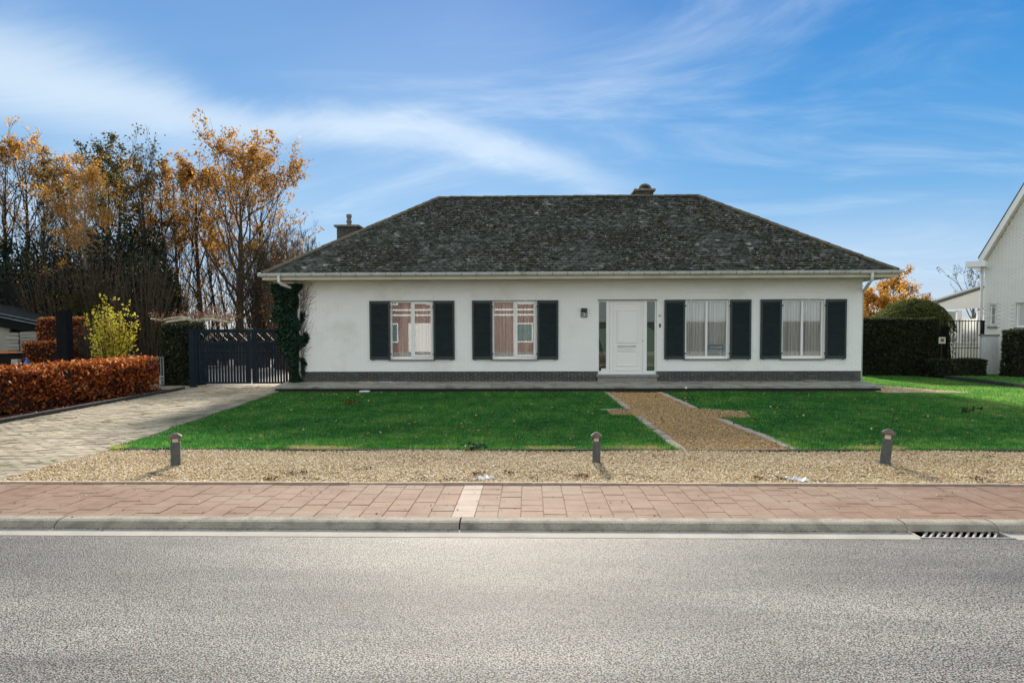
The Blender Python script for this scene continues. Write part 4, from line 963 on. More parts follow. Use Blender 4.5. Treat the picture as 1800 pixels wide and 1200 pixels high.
px_ = atY(609.5, 385, yC).x; MB().tube([(px_, yC + .3, ct_ + .07), (px_, yC + .3, ct_ + .2), (px_, yC + .3, ct_ + .21), (px_, yC + .3, ct_ + .25), (px_, yC + .3, ct_ + .26), (px_, yC + .3, ct_ + .36), (px_, yC + .3, ct_ + .37), (px_, yC + .3, ct_ + .47)], [.09, .075, .10, .10, .075, .07, .095, .09], 12).build('flue_pot', chim_cap, ch)
yC = 23.9; cx0, cx1 = atY(1118, 340, yC).x, atY(1148.5, 340, yC).x; ct_ = atY(1133, 336, yC).z
ch = brick_stack(cx0, cx1, yC, yC + .6, RZ - .5, ct_, H)
MB().box(cx0 - .08, cx1 + .07, yC - .08, yC + .68, ct_, ct_ + .075).build('cap', chim_cap, ch, bevel=.01)
mid = (cx0 + cx1)/2 + .02; ar = MB(); ns = 10; ro, ri = .23, .17
for yy in (yC + .05, yC + .55):
    for k in range(ns + 1):
        t_ = math.pi * k / ns; ar.v.append((mid + ro*math.cos(t_), yy, ct_ + .075 + ro*.85*math.sin(t_)))
    for k in range(ns + 1):
        t_ = math.pi * k / ns; ar.v.append((mid + ri*math.cos(t_), yy, ct_ + .075 + ri*.8*math.sin(t_)))
m1_ = ns + 1
for k in range(ns):
    ar.f += [(k, k+1, 2*m1_ + k + 1, 2*m1_ + k), (m1_ + k, 3*m1_ + k, 3*m1_ + k + 1, m1_ + k + 1), (k, m1_ + k, m1_ + k + 1, k + 1), (2*m1_ + k, 2*m1_ + k + 1, 3*m1_ + k + 1, 3*m1_ + k)]
ar.build('arched_cowl', chim_cap, ch)

#@@PART2
# ------------------------------------------------------------------ lamp bollards in the gravel strip
def bollard(px, py, top_py, wpx, rz, lean, label, base=False):
    p = atZ(px, py, 0.0); sc_ = p.y / F_PX
    h = (py - top_py) * sc_; wd = wpx * sc_
    t = thing('lamp_bollard', label, 'lamp', (p.x, p.y, -0.01), 0, 'lamp bollards in the gravel strip')
    t.rotation_euler = (R(-1.0), lean, rz)
    hb = h * .70; q = wd / 2
    b = MB(); b.hexa([(-q, -q, -.05), (q, -q, -.05), (q, q, -.05), (-q, q, -.05), (-q, -q, hb), (q, -q, hb), (q, q, hb), (-q, q, hb)])
    B = b.build('post', bollard_m, t, bevel=.008)
    g = q * .78; MB().box(-g, g, -g, g, hb + .001, hb + h*.135).build('lamp_glass', lamp_glass, t, bevel=.012)
    for sx_, sy_ in ((-1, -1), (1, -1), (1, 1), (-1, 1)):
        MB().box(sx_*g*.96 - .006, sx_*g*.96 + .006, sy_*g*.96 - .006, sy_*g*.96 + .006, hb, hb + h*.14).build('rod', bollard_cap, t)
    c = MB(); k = q * 1.32; z0 = hb + h*.136; z1 = z0 + .022; z2 = z0 + .06
    c.v = [(-k, -k, z0), (k, -k, z0), (k, k, z0), (-k, k, z0), (-k, -k, z1), (k, -k, z1), (k, k, z1), (-k, k, z1), (-.02, -.02, z2), (.02, -.02, z2), (.02, .02, z2), (-.02, .02, z2)]
    c.f = [(0, 3, 2, 1), (0, 1, 5, 4), (1, 2, 6, 5), (2, 3, 7, 6), (3, 0, 4, 7), (4, 5, 9, 8), (5, 6, 10, 9), (6, 7, 11, 10), (7, 4, 8, 11), (8, 9, 10, 11)]
    cp = c.build('cap', bollard_cap, t, bevel=.0015)
    if base: MB().box(-q*1.35, q*1.35, -q*1.35, q*1.35, .0, .028).build('base_plate', bollard_m, t, bevel=.004)
    return t
bollard(309, 816, 757, 16, R(25), R(0.3), 'squat grey lamp bollard with a wide cap, leftmost, near the driveway')
bollard(1048.5, 814, 757, 14, R(-5), R(-.3), 'slim upright lamp bollard standing left of the gravel path')
bollard(1555, 815, 750, 16, R(-32), R(5.5), 'leaning grey lamp bollard right of the gravel path with crooked cap', True)

# ------------------------------------------------------------------ small things lying about
def slabby(name, label, cat, px, py, z, lx, ly, lz, m, rz=0, tilt=0):
    p = atZ(px, py, z); b = MB()
    b.hexa([(-lx/2, -ly/2, 0), (lx/2*.95, -ly/2, 0), (lx/2, ly/2, 0), (-lx/2*.9, ly/2*.9, 0), (-lx/2, -ly/2, lz), (lx/2*.95, -ly/2, lz), (lx/2, ly/2, lz), (-lx/2*.9, ly/2*.9, lz)])
    o = b.build(name, m, None, bevel=.003); o.location = p; o.rotation_euler = (tilt, 0, rz); return tag(o, label, cat)
slabby('plank', 'short tan wooden plank lying on the terrace below the leftmost window', 'plank', 643, 672.5, .15, .38, .12, .03, edging_m, R(4))
slabby('loose_tile', 'pale loose tile lying on the terrace right of the short plank', 'tile', 680, 672, .15, .40, .22, .02, white_panel, R(-3))
slabby('loose_slab', 'thin grey slab lying on the terrace under the rightmost window', 'slab', 1425, 670.5, .165, .36, .25, .035, stone_sill, R(6))
slabby('drain_cover', 'small white cover lying in the grass before the terrace', 'cover', 641, 688.5, 0.0, .26, .2, .03, litter_m, R(5))
def litter(label, px, py, parts):
    p = atZ(px, py, .0); t = thing('litter', label, 'litter', p)
    m = MB(); k = 0
    for (x0, y0, x1, y1, w_) in parts:
        b = len(m.v); d = Vector((x1 - x0, y1 - y0, 0)); n_ = Vector((-d.y, d.x, 0)).normalized() * w_/2
        for s_ in range(5):
            c_ = Vector((x0, y0, 0)) + d * s_/4; h_ = .018 + .014*math.sin(s_*2.3 + k); m.v += [tuple(c_ - n_ + Vector((0, 0, h_ - .008))), tuple(c_ + n_*rng.uniform(.6, 1.2) + Vector((0, 0, h_ + .01))), tuple(c_ + n_ + Vector((0, 0, h_ - .004))), tuple(c_ - n_ + Vector((0, 0, h_ - .014)))]
        for s_ in range(4):
            for e in range(4): m.f.append((b + s_*4 + e, b + s_*4 + (e+1) % 4, b + s_*4 + 4 + (e+1) % 4, b + s_*4 + 4 + e))
        k += 1
    m.build('crumpled_sheet', litter_m, t); return t
litter('torn white strip of litter on the gravel right of the path', 1406, 845, [(-.13, .10, -.02, .03, .03), (-.04, .03, .09, -.03, .06)])
litter('small crumpled white paper on the gravel beside the pale pavement tiles', 850, 842, [(-.06, .0, .05, .03, .07), (.02, .02, .12, .05, .03)])
for px, py, s_ in ((1722, 905, .02), (759, 895, .014), (662, 903, .02), (544, 912, .013), (1475, 893, .012), (127, 909, .02)):
    p = atZ(px, py, 0); o = link('loose_pebble', npmesh('loose_pebble', np.array([(1, 0, .4), (0, .8, .4), (-1, 0, .4), (0, -.9, .4), (.1, 0, 1), (.5, .6, .9), (0, 0, 0)]) * s_ * .6, np.array([(0, 1, 5), (1, 2, 4), (2, 3, 4), (3, 0, 4), (0, 5, 4), (5, 1, 4), (0, 3, 6), (3, 2, 6), (2, 1, 6), (1, 0, 6)]), pebble, [.95 if px == 1722 else .0]*7), None, (p.x, p.y, 0.0))
    tag(o, 'pale pebble lying on the red pavement near the grate' if px == 1722 else {759: 'tiny dark pebble on the red pavement just left of the pale tiles', 662: 'dark pebble near the kerb, second from the pale tiles', 544: 'dark pebble close to the kerb top left of the centre', 1475: 'tiny dark pebble on the red pavement below the leaning bollard', 127: 'dark pebble near the kerb joint at far left'}[px], 'pebble')
# dark tufts of moss and debris in the gravel
P = []
for px, py, k in ((528, 832, 60), (840, 833, 70), (897, 832, 40), (790, 845, 40), (742, 843, 30), (1020, 838, 60), (1333, 842, 60), (1375, 843, 50), (1718, 843, 90), (1740, 832, 40), (475, 843, 60), (646, 824, 25), (939, 841, 16), (1150, 802, 20), (1745, 805, 12)):
    c_ = atZ(px, py, 0)
    for i in range(k): P.append((c_.x + rng.gauss(0, .05), c_.y + rng.gauss(0, .05), .008 + rng.uniform(0, .02)))
tag(leaves('debris', P, .026, fallen, tint=nr.uniform(0, .15, len(P)), flat=1.0), 'dark mossy debris caught in the gravel strip', 'debris', kind='stuff')
# weeds
def weed(label, px, py, n_, size, hh, m, name='weed', spread=.10):
    p = atZ(px, py, 0); t = thing(name, label, 'weed', (p.x, p.y, 0)); C = np.stack([nr.normal(0, spread, n_), nr.normal(0, spread*.7, n_), nr.uniform(.02, hh, n_)], 1)
    V, F = leaf_quads(C, size, .35, .6); link('leaf_rosette', npmesh('leaf_rosette', V, F, m, np.repeat(nr.uniform(.2, 1, n_), 4)), t)
    MB().tube([(0, 0, 0), (.01, 0, hh)], .004, 4).build('stalk', lf_olive, t)
weed('dark leafy weed at the lawn front edge above the gravel', 832, 792, 60, .07, .11, lf_ivy)
weed('grey-green tuft in the lawn right of the leaning bollard', 1700, 726, 40, .09, .12, lf_yew)
weed('bushy weed growing on the lawn edge beside the left bollard', 291, 797, 36, .05, .08, lf_ivy)
weed('light grass tuft near the left lawn, among fallen leaves', 617, 712, 40, .10, .12, lf_olive)
p = atZ(1222, 710, 0); t = thing('seed_head', 'single pale flower stalk rising from the lawn beside the path', 'flower', (p.x, p.y, 0))
MB().tube([(0, 0, 0), (-.06, 0, .12), (-.2, 0, .34)], .006, 5).build('stalk', lf_olive, t); MB().obox((-.205, 0, .36), (.045, .045, .04)).build('flower', letter_w, t, bevel=.012)
p = atZ(1566, 757, 0); t = thing('grass_stalk', 'tall thin pale grass stalk standing behind the leaning bollard', 'grass stalk', (p.x, p.y, 0))
for dx, dz in ((.10, .42), (.15, .40)): MB().tube([(0, 0, 0), (.03, 0, .2), (dx, 0, dz)], .004, 4).build('blade', lf_olive, t)

# ------------------------------------------------------------------ trees
def grow_tree(rg, h, r, n_limb, first, spread, up_, lv2, lv3, wob=.06, lean=(0, 0), env=None, multi=1, limb_r=.42, twig=.008):
    T = {'trunk': MB(), 'twig': MB()}; tips = []
    def limb(p, d, L_, r_, lvl):
        n_ = (6, 5, 4, 3)[lvl] if lvl < 4 else 3; pts = [p.copy()]; rr = [r_]; d = d.copy()
        for i in range(n_):
            d = (d + Vector((rg.gauss(0, .16), rg.gauss(0, .16), rg.gauss(0, .08) + up_ * .14))).normalized(); p = p + d * (L_ / n_); pts.append(p.copy()); rr.append(max(twig * .55, r_ * (1 - (i + 1) / n_ * .78)))
        (T['trunk'] if lvl <= 1 else T['twig']).tube(pts, rr, (7, 5, 3, 3)[min(lvl, 3)], caps=False)
        if lvl >= 3 or (lvl == 2 and lv3 == 0):
            for i in range(1, len(pts)): tips.append((pts[i], lvl, d))
            return
        k = lv2 if lvl == 1 else lv3
        for i in range(k):
            t_ = rg.uniform(.25, 1.0); ix = min(n_ - 1, int(t_ * n_)); f_ = t_ * n_ - ix; q = pts[ix].lerp(pts[ix+1], f_) if ix + 1 < len(pts) else pts[-1]
            dd = (pts[min(ix+1, n_)] - pts[ix]).normalized(); a = Vector((rg.gauss(0, 1), rg.gauss(0, 1), rg.gauss(0, .6))); a = (a - dd * a.dot(dd)).normalized()
            nd_ = (dd * .75 + a * rg.uniform(.45, .9) + Vector((0, 0, up_ * .35))).normalized()
            limb(q, nd_, L_ * rg.uniform(.32, .55) * (1.15 - .4 * t_), max(twig, r_ * (1 - t_ * .75) * .55), lvl + 1)
    for mi in range(multi):
        o = Vector((rg.gauss(0, .15), rg.gauss(0, .15), 0)) if multi > 1 else Vector((0, 0, 0))
        hh = h * .84 * (1 if mi == 0 else rg.uniform(.7, .97)); rr_ = r * (1 if mi == 0 else rg.uniform(.5, .8)); pts = []; rad = []; K = 12
        lx, ly = (lean[0] + (rg.gauss(0, .08) if multi > 1 else 0), lean[1]); wx = rg.uniform(0, 6)
        for i in range(K + 1):
            t_ = i / K; pts.append(o + Vector((lx*hh*t_ + wob*math.sin(t_*5 + wx)*hh*.12, ly*hh*t_ + wob*math.cos(t_*4 + wx)*hh*.12, t_*hh))); rad.append(max(twig, rr_ * (1 - t_)**.8 * (1 + .5*math.exp(-t_*18))))
        T['trunk'].tube(pts, rad, 8, caps=False)
        for i in range(n_limb):
            t_ = first + (1 - first) * ((i + rg.random()) / n_limb) * .97; ix = min(K - 1, int(t_*K)); q = pts[ix].lerp(pts[ix+1], t_*K - ix)
            a_ = i * 2.4 + rg.uniform(-.5, .5); e_ = env(t_) if env else math.sin(math.pi * min(1, max(0.02, (t_ - first) / (1 - first))) ** .8) * .8 + .25
            L_ = spread * e_ * rg.uniform(.75, 1.15); upk = .45 + up_ * .9 + .6 * t_
            limb(q, Vector((math.cos(a_), math.sin(a_), upk)).normalized(), L_, max(twig*1.6, rr_ * (1 - t_)**.8 * limb_r + .006), 1)
    return T, tips, pts
def tree(label, px, topy, Y, kind, bark, leafm, seed, base_z=-.05, leaf_n=0, leaf_size=.14, leaf_env=None, tint=(0, 1), ivy=0, group=None, **kw):
    rg = random.Random(seed); top = atY(px, topy, Y); h = top.z - base_z; loc = Vector((top.x - kw.get('lean', (0, 0))[0]*h, Y, base_z))
    T, tips, pts = grow_tree(rg, h, **{k: v for k, v in kw.items()})if False else grow_tree(rg, h, **kw)
    t = thing('tree', label, 'tree', loc, 0, group); t.name = kind
    T['trunk'].build('trunk', bark, t, smooth=True)
    tw = T['twig']
    if tw.v: link('twigs', npmesh('twigs', np.array(tw.v), np.array(tw.f), bark), t)
    if leaf_n:
        P = []; tp = [q for q in tips]
        for i in range(int(leaf_n * .50)):
            q, lvl, d = tp[rg.randrange(len(tp))]; f_ = q.z / h
            # leaves hang in clumps: whole sprays are kept or bare
            if noise.noise(q * .8 + Vector((seed, 0, 0)))*.7 + .6*noise.noise(q * 2.3) < rg.uniform(-.45, .35): continue
            if leaf_env and rg.random() > leaf_env(f_): continue
            P.append((q.x + rg.gauss(0, .10), q.y + rg.gauss(0, .10), q.z + rg.gauss(0, .09)))
        P = np.array(P); ph_ = np.sin(P[:, 0]*1.1 + seed) * np.sin(P[:, 2]*.9) * .2
        tn = tint[0] + (tint[1] - tint[0]) * np.clip(nr.uniform(0, 1, len(P)) * .8 + .1 + ph_, 0, 1)
        leaves('crown', P, leaf_size, leafm, t, tint=tn)
    if ivy:
        P = []; n_ = int(ivy[2])
        for i in range(n_):
            t_ = rg.uniform(ivy[0], ivy[1]); ix = min(len(pts) - 2, int(t_ * (len(pts) - 1))); q = pts[ix].lerp(pts[ix+1], t_*(len(pts)-1) - ix); a_ = rg.uniform(0, 6.283); rr = ivy[3] * (1 + .5*math.sin(t_*37 + seed) + .35*math.sin(t_*91)) * rg.uniform(.5, 1.15)
            P.append((q.x + math.cos(a_)*rr, q.y + math.sin(a_)*rr, q.z + rg.gauss(0, .1)))
        leaves('ivy', P, .15, lf_ivy, t)
    return t
G = 'autumn trees behind the driveway and gate'
std = dict(n_limb=16, first=.30, spread=3.6, up_=.7, lv2=6, lv3=5, r=.17)
tree('ivy-clad tree cut by the left picture edge', 6, 215, 32, 'oak_tree', bark_dark, lf_orange, 3, leaf_n=7000, leaf_env=lambda f: .15 + (f > .62)*.9, ivy=(.0, .62, 2600, .30), group=G, tint=(.2, .9), **{**std, 'n_limb': 18})
tree('forked ivy-wrapped tree with orange crown, second trunk from the left edge', 38, 205, 34, 'oak_tree', bark_dark, lf_orange, 5, leaf_n=7000, leaf_env=lambda f: .12 + (f > .70)*.7, ivy=(.0, .45, 2600, .32), group=G, tint=(.3, 1), **{**std, 'spread': 3.4})
tree('pale-barked birch with drooping orange leaves and bare top', 147, 212, 30, 'birch_tree', bark_pale, lf_orange, 8, leaf_n=26000, leaf_size=.10, leaf_env=lambda f: (f < .86)*1.0 * (f > .30), group=G, tint=(.35, 1), n_limb=24, first=.22, spread=2.3, up_=.55, lv2=7, lv3=6, r=.12)
tree('round olive-leaved tree behind the orange birch', 185, 238, 38, 'maple_tree', bark_dark, lf_olive, 9, leaf_n=22000, leaf_size=.14, leaf_env=lambda f: .5 + .5*(f > .5), group=G, tint=(.1, .95), **{**std, 'spread': 4.2, 'n_limb': 18})
tree('bare leaning tree with ivy-covered stem and few olive leaves', 232, 232, 33, 'ash_tree', bark_dark, lf_olive, 12, leaf_n=4200, leaf_env=lambda f: .7, ivy=(.1, .58, 2400, .24), group=G, lean=(-.10, 0), **{**std, 'n_limb': 16})
tree('slim double-stemmed tree with thin orange-olive crown', 283, 252, 36, 'ash_tree', bark_dark, lf_orange, 15, leaf_n=9000, leaf_env=lambda f: .12 + .9*(f > .55), ivy=(.0, .25, 700, .2), group=G, tint=(.0, .6), multi=2, **{**std, 'n_limb': 12, 'spread': 2.6, 'r': .12})
tree('oak with tall dark trunk and rusty crown, left of the largest tree', 345, 248, 35, 'oak_tree', bark_dark, lf_orange, 21, leaf_n=15000, leaf_env=lambda f: .12 + .9*(f > .52), group=G, tint=(.05, .75), **{**std, 'spread': 3.1, 'first': .22})
tree('largest oak with wide golden-brown crown, nearest the house', 418, 268, 33, 'oak_tree', bark_brown, lf_orange, 27, leaf_n=30000, leaf_env=lambda f: .10 + .95*(f > .46), group=G, tint=(.15, .95), n_limb=22, first=.24, spread=4.4, up_=.75, lv2=7, lv3=6, r=.24, env=lambda t: .35 + .75*math.sin(math.pi*min(1, t*.95))**1)
tree('thin straight tree between the two rusty oaks', 378, 285, 37, 'ash_tree', bark_dark, lf_orange, 31, leaf_n=5200, leaf_env=lambda f: .25 + .6*(f > .6), group=G, tint=(.1, .7), multi=2, **{**std, 'spread': 2.0, 'r': .10})
for px, ty, Y, sd_, lb in ((318, 300, 40, 41, 'thin bare sapling left of the tall dark oak trunk'), (447, 345, 36, 43, 'thin bare tree just right of the largest oak'), (483, 392, 31, 44, 'pinkish bare tree left of the ivy corner of the house'), (528, 372, 32, 46, 'bushy bare tree rising behind the left roof edge'), (556, 398, 36, 47, 'small bare tree nearest the small left chimney'), (504, 380, 39, 49, 'faint bare tree behind the left eave corner'), (262, 300, 42, 52, 'slender bare tree behind the yellow shrub'), (95, 250, 42, 55, 'tall bare tree left of the orange birch'), (68, 300, 36, 57, 'thin tree left of the black post'), (402, 330, 42, 58, 'slender bare tree behind the largest oak trunk'), (436, 420, 30, 59, 'low thin bare tree behind the right gate leaf'), (465, 405, 34, 60, 'low thin bare tree behind the gate and ivy')):
    tree(lb, px, ty, Y, 'sapling', bark_brown if sd_ in (44, 46) else bark_dark, lf_dry if sd_ in (44, 46, 47, 49) else lf_olive, sd_, leaf_n=2600, leaf_size=.09, leaf_env=lambda f: .5 + .4*(f < .5), group='bare saplings beside and behind the autumn trees', n_limb=14, first=.10, spread=2.4 if px > 300 else 3.0, up_=.95, lv2=6, lv3=5, r=.07, multi=3, tint=(.3, 1))

for px, ty, Y, sd_, lb, lm_, nl in ((70, 232, 36, 401, 'olive-brown tree filling the gap left of the birch', lf_olive, 9000), (112, 262, 33, 402, 'orange-leaved tree directly left of the birch trunk', lf_orange, 11000), (208, 262, 35, 403, 'dark olive tree right of the birch', lf_olive, 12000), (252, 248, 34, 404, 'bare-topped tree with rusty lower leaves above the yellow shrub', lf_orange, 8000), (306, 250, 37, 405, 'rusty tree left of the tall dark oak', lf_orange, 11000), (455, 262, 36, 406, 'golden tree overlapping the right side of the largest oak', lf_orange, 9000)):
    tree(lb, px, ty, Y, 'ash_tree', bark_dark, lm_, sd_, leaf_n=nl, leaf_size=.13, leaf_env=lambda f: .2 + .8*(f > .45), group=G, tint=(.1, .85), n_limb=18, first=.2, spread=2.9, up_=.8, lv2=7, lv3=5, r=.12)
# right-hand trees
tree('golden autumn tree behind the clipped hedge, right of the house', 1572, 482, 46, 'oak_tree', bark_dark, lf_orange, 71, leaf_n=26000, leaf_size=.16, leaf_env=lambda f: (1.0 if f < .72 else .28), group=None, tint=(.45, 1), n_limb=18, first=.16, spread=2.3, up_=.6, lv2=6, lv3=6, r=.2)
tree('golden bush-like tree seen against the right corner of the house', 1532, 520, 44, 'beech_tree', bark_dark, lf_orange, 73, leaf_n=20000, leaf_size=.16, group=None, tint=(.45, 1), n_limb=16, first=.1, spread=2.6, up_=.5, lv2=6, lv3=6, r=.15)
tree('bare pale tree behind the neighbouring conservatory', 1712, 470, 45, 'ash_tree', bark_brown, lf_olive, 77, leaf_n=900, n_limb=14, first=.2, spread=2.8, up_=.5, lv2=6, lv3=4, r=.14)
tree('tiny bare tree top between topiary and conservatory', 1634, 508, 52, 'ash_tree', bark_brown, lf_dry, 79, leaf_n=900, leaf_size=.12, n_limb=10, first=.2, spread=1.3, up_=.8, lv2=5, lv3=4, r=.08)
# fans of thin bare stems under the trees
def thicket(label, px, topy, Y, wpx, n_, seed, bark, leafm, ln, tint=(0, 1), group=None, name='thicket_shrub', side=1.0):
    rg = random.Random(seed); top = atY(px, topy, Y); h = top.z + .05; W_ = wpx * Y / F_PX; t = thing(name, label, 'shrub', (top.x, Y, -.05), 0, group); tw = MB(); P = []
    for i in range(n_):
        a_ = rg.uniform(-1, 1); x0 = a_ * W_ * .18; x1 = a_ * W_ * .5 + rg.gauss(0, .1); y1 = rg.gauss(0, W_*.2); hh = h * rg.uniform(.55, 1.0) * (1 - .25*a_*a_)
        pts = []; 
        for k in range(6): s_ = k/5; pts.append(Vector((x0 + (x1 - x0)*s_**1.4 + rg.gauss(0, .04), y1*s_, hh*s_)))
        tw.tube(pts, [.014*(1 - k/6) + .004 for k in range(6)], 3, caps=False)
        for j in range(6):
            s_ = rg.uniform(.25, 1); ix = min(4, int(s_*5)); q = pts[ix].lerp(pts[ix+1], s_*5 - ix); e = q + Vector((rg.gauss(0, .25), rg.gauss(0, .25), rg.uniform(.1, .6))) * side; tw.tube([q, e], [.006, .003], 3, caps=False)
            for l_ in range(ln):
                f_ = rg.random(); c_ = q.lerp(e, f_); P.append((c_.x + rg.gauss(0, .05), c_.y + rg.gauss(0, .05), c_.z + rg.gauss(0, .05)))
    link('stems', npmesh('stems', np.array(tw.v), np.array(tw.f), bark), t)
    if P: leaves('foliage', P, .075, leafm, t, tint=tint[0] + (tint[1]-tint[0])*nr.uniform(0, 1, len(P)))
    return t
# dark undergrowth masses (holly, ivy thicket)
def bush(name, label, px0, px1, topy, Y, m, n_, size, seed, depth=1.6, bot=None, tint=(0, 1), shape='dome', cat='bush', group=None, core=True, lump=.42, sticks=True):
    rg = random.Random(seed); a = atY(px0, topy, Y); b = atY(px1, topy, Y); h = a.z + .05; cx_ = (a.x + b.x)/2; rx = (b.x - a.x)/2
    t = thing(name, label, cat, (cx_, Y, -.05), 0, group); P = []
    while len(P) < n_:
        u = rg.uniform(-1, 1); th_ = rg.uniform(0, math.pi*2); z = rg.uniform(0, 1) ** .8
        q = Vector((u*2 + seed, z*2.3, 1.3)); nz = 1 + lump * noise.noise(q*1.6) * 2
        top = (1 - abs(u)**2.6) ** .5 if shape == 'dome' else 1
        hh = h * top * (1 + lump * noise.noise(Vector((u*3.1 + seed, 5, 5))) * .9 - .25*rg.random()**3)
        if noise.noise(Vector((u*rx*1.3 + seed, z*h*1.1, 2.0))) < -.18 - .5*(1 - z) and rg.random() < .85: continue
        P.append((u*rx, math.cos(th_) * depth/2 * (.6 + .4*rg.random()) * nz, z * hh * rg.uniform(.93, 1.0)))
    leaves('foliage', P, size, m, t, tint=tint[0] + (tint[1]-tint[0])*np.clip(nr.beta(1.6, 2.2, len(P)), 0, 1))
    if sticks:
        tw = MB()
        for i in range(26):
            x0 = rg.uniform(-.85, .85)*rx; hh = h * (1 - abs(x0/rx)**2.6)**.5; tw.tube([(x0, 0, 0), (x0 + rg.gauss(0, .15), rg.gauss(0, .2), hh*.55), (x0 + rg.gauss(0, .35), rg.gauss(0, .3), hh*rg.uniform(.85, 1.12))], [.03, .018, .006], 4, caps=False)
        tw.build('stems', bark_dark, t)
    return t
U = 'dark undergrowth beneath the autumn trees'
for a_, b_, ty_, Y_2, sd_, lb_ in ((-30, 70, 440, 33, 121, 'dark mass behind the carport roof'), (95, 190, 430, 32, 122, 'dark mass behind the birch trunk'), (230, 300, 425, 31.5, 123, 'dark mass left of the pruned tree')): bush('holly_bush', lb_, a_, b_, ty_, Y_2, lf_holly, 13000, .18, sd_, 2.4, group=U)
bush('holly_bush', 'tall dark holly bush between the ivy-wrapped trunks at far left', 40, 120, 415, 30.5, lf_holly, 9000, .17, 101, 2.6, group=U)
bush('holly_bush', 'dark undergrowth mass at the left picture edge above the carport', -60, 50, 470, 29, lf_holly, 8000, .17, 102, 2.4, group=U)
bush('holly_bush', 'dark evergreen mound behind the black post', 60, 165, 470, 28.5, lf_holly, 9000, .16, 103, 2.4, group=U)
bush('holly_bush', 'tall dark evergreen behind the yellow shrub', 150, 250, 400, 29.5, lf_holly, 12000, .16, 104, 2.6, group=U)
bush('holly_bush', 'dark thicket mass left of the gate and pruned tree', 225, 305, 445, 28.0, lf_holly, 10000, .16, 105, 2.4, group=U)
bush('holly_bush', 'brownish thicket in front of the birch trunk', 105, 215, 500, 27, lf_olive, 6000, .13, 106, 1.8, tint=(0, .6), group=U)
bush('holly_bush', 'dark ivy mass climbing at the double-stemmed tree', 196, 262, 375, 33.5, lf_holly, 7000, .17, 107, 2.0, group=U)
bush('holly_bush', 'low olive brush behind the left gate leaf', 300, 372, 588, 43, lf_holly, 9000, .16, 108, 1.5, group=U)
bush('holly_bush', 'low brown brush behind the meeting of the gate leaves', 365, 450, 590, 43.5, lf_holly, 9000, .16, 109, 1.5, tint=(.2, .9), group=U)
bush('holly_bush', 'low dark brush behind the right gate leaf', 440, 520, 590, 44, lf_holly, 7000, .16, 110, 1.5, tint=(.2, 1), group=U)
for i, (px, ty, Y, wp, n_, bk_, lm_, ln, lb) in enumerate(((90, 430, 27.5, 130, 110, bark_brown, lf_orange, 1, 'tangle of thin brown stems left of the birch'), (170, 410, 27, 130, 130, bark_brown, lf_dry, 1, 'tall fan of bare brown stems around the birch trunk'), (250, 425, 26.5, 110, 130, bark_brown, lf_olive, 1, 'dense curtain of hanging stems left of the gate'), (310, 450, 29, 90, 80, bark_brown, lf_orange, 2, 'orange-leaved thin stems above the pruned tree'), (380, 440, 33, 110, 60, bark_dark, lf_orange, 2, 'sparse stems with yellow leaves behind the gate left leaf'), (450, 430, 31, 100, 90, bark_brown, lf_orange, 2, 'thin stems with orange leaves behind the gate right leaf'), (500, 430, 29, 90, 90, bark_brown, lf_orange, 2, 'thin stems with golden leaves beside the ivy corner'), (155, 560, 23.5, 60, 60, bark_brown, lf_dry, 0, 'bare grey twiggy shrub right of the black post'))):
    thicket(lb, px, ty, Y, wp, n_, 200 + i, bk_, lm_, ln, (.1, .8), group='thin-stemmed brush under the trees')
thicket('bright yellow-leaved shrub fanning up behind the red hedge', 195, 516, 20.5, 78, 70, 301, bark_brown, lf_yellow, 9, (.3, 1), name='yellow_shrub', side=.45)

# pruned pleached tree behind the gate
pt = atY(349, 580, 21.6); t = thing('pleached_tree', 'hard-pruned tree with pale horizontal gnarled branches above the gate', 'tree', (pt.x, 21.6, -.05))
def loc_(px, py): q = atY(px, py, 21.6); return (q.x - pt.x, rng.uniform(-.22, .0), q.z + .05)
PTS = [[(349, 640), (348, 585), (351, 568), (356, 562)], [(352, 566), (335, 561), (318, 563), (300, 566), (286, 571)], [(345, 563), (325, 558), (305, 559), (285, 563), (266, 560)], [(354, 563), (375, 561), (392, 565), (406, 567), (412, 564)], [(360, 562), (378, 553), (392, 560), (405, 563), (416, 563)], [(350, 565), (362, 556), (376, 557), (384, 551)]]
m = MB()
for k, pl in enumerate(PTS): m.tube([loc_(*q) for q in pl], [.05 if k == 0 else .052 - .005*j for j in range(len(pl))], 7)
m.build('trunk', bark_plane, t, smooth=True)
P = []
for pl in PTS[1:]:
    for q in pl:
        l_ = loc_(*q)
        for i in range(26): P.append((l_[0] + rng.gauss(0, .14), l_[1] + rng.gauss(0, .1), l_[2] + .08 + abs(rng.gauss(0, .09))))
leaves('tufts', P, .07, lf_dry, t)

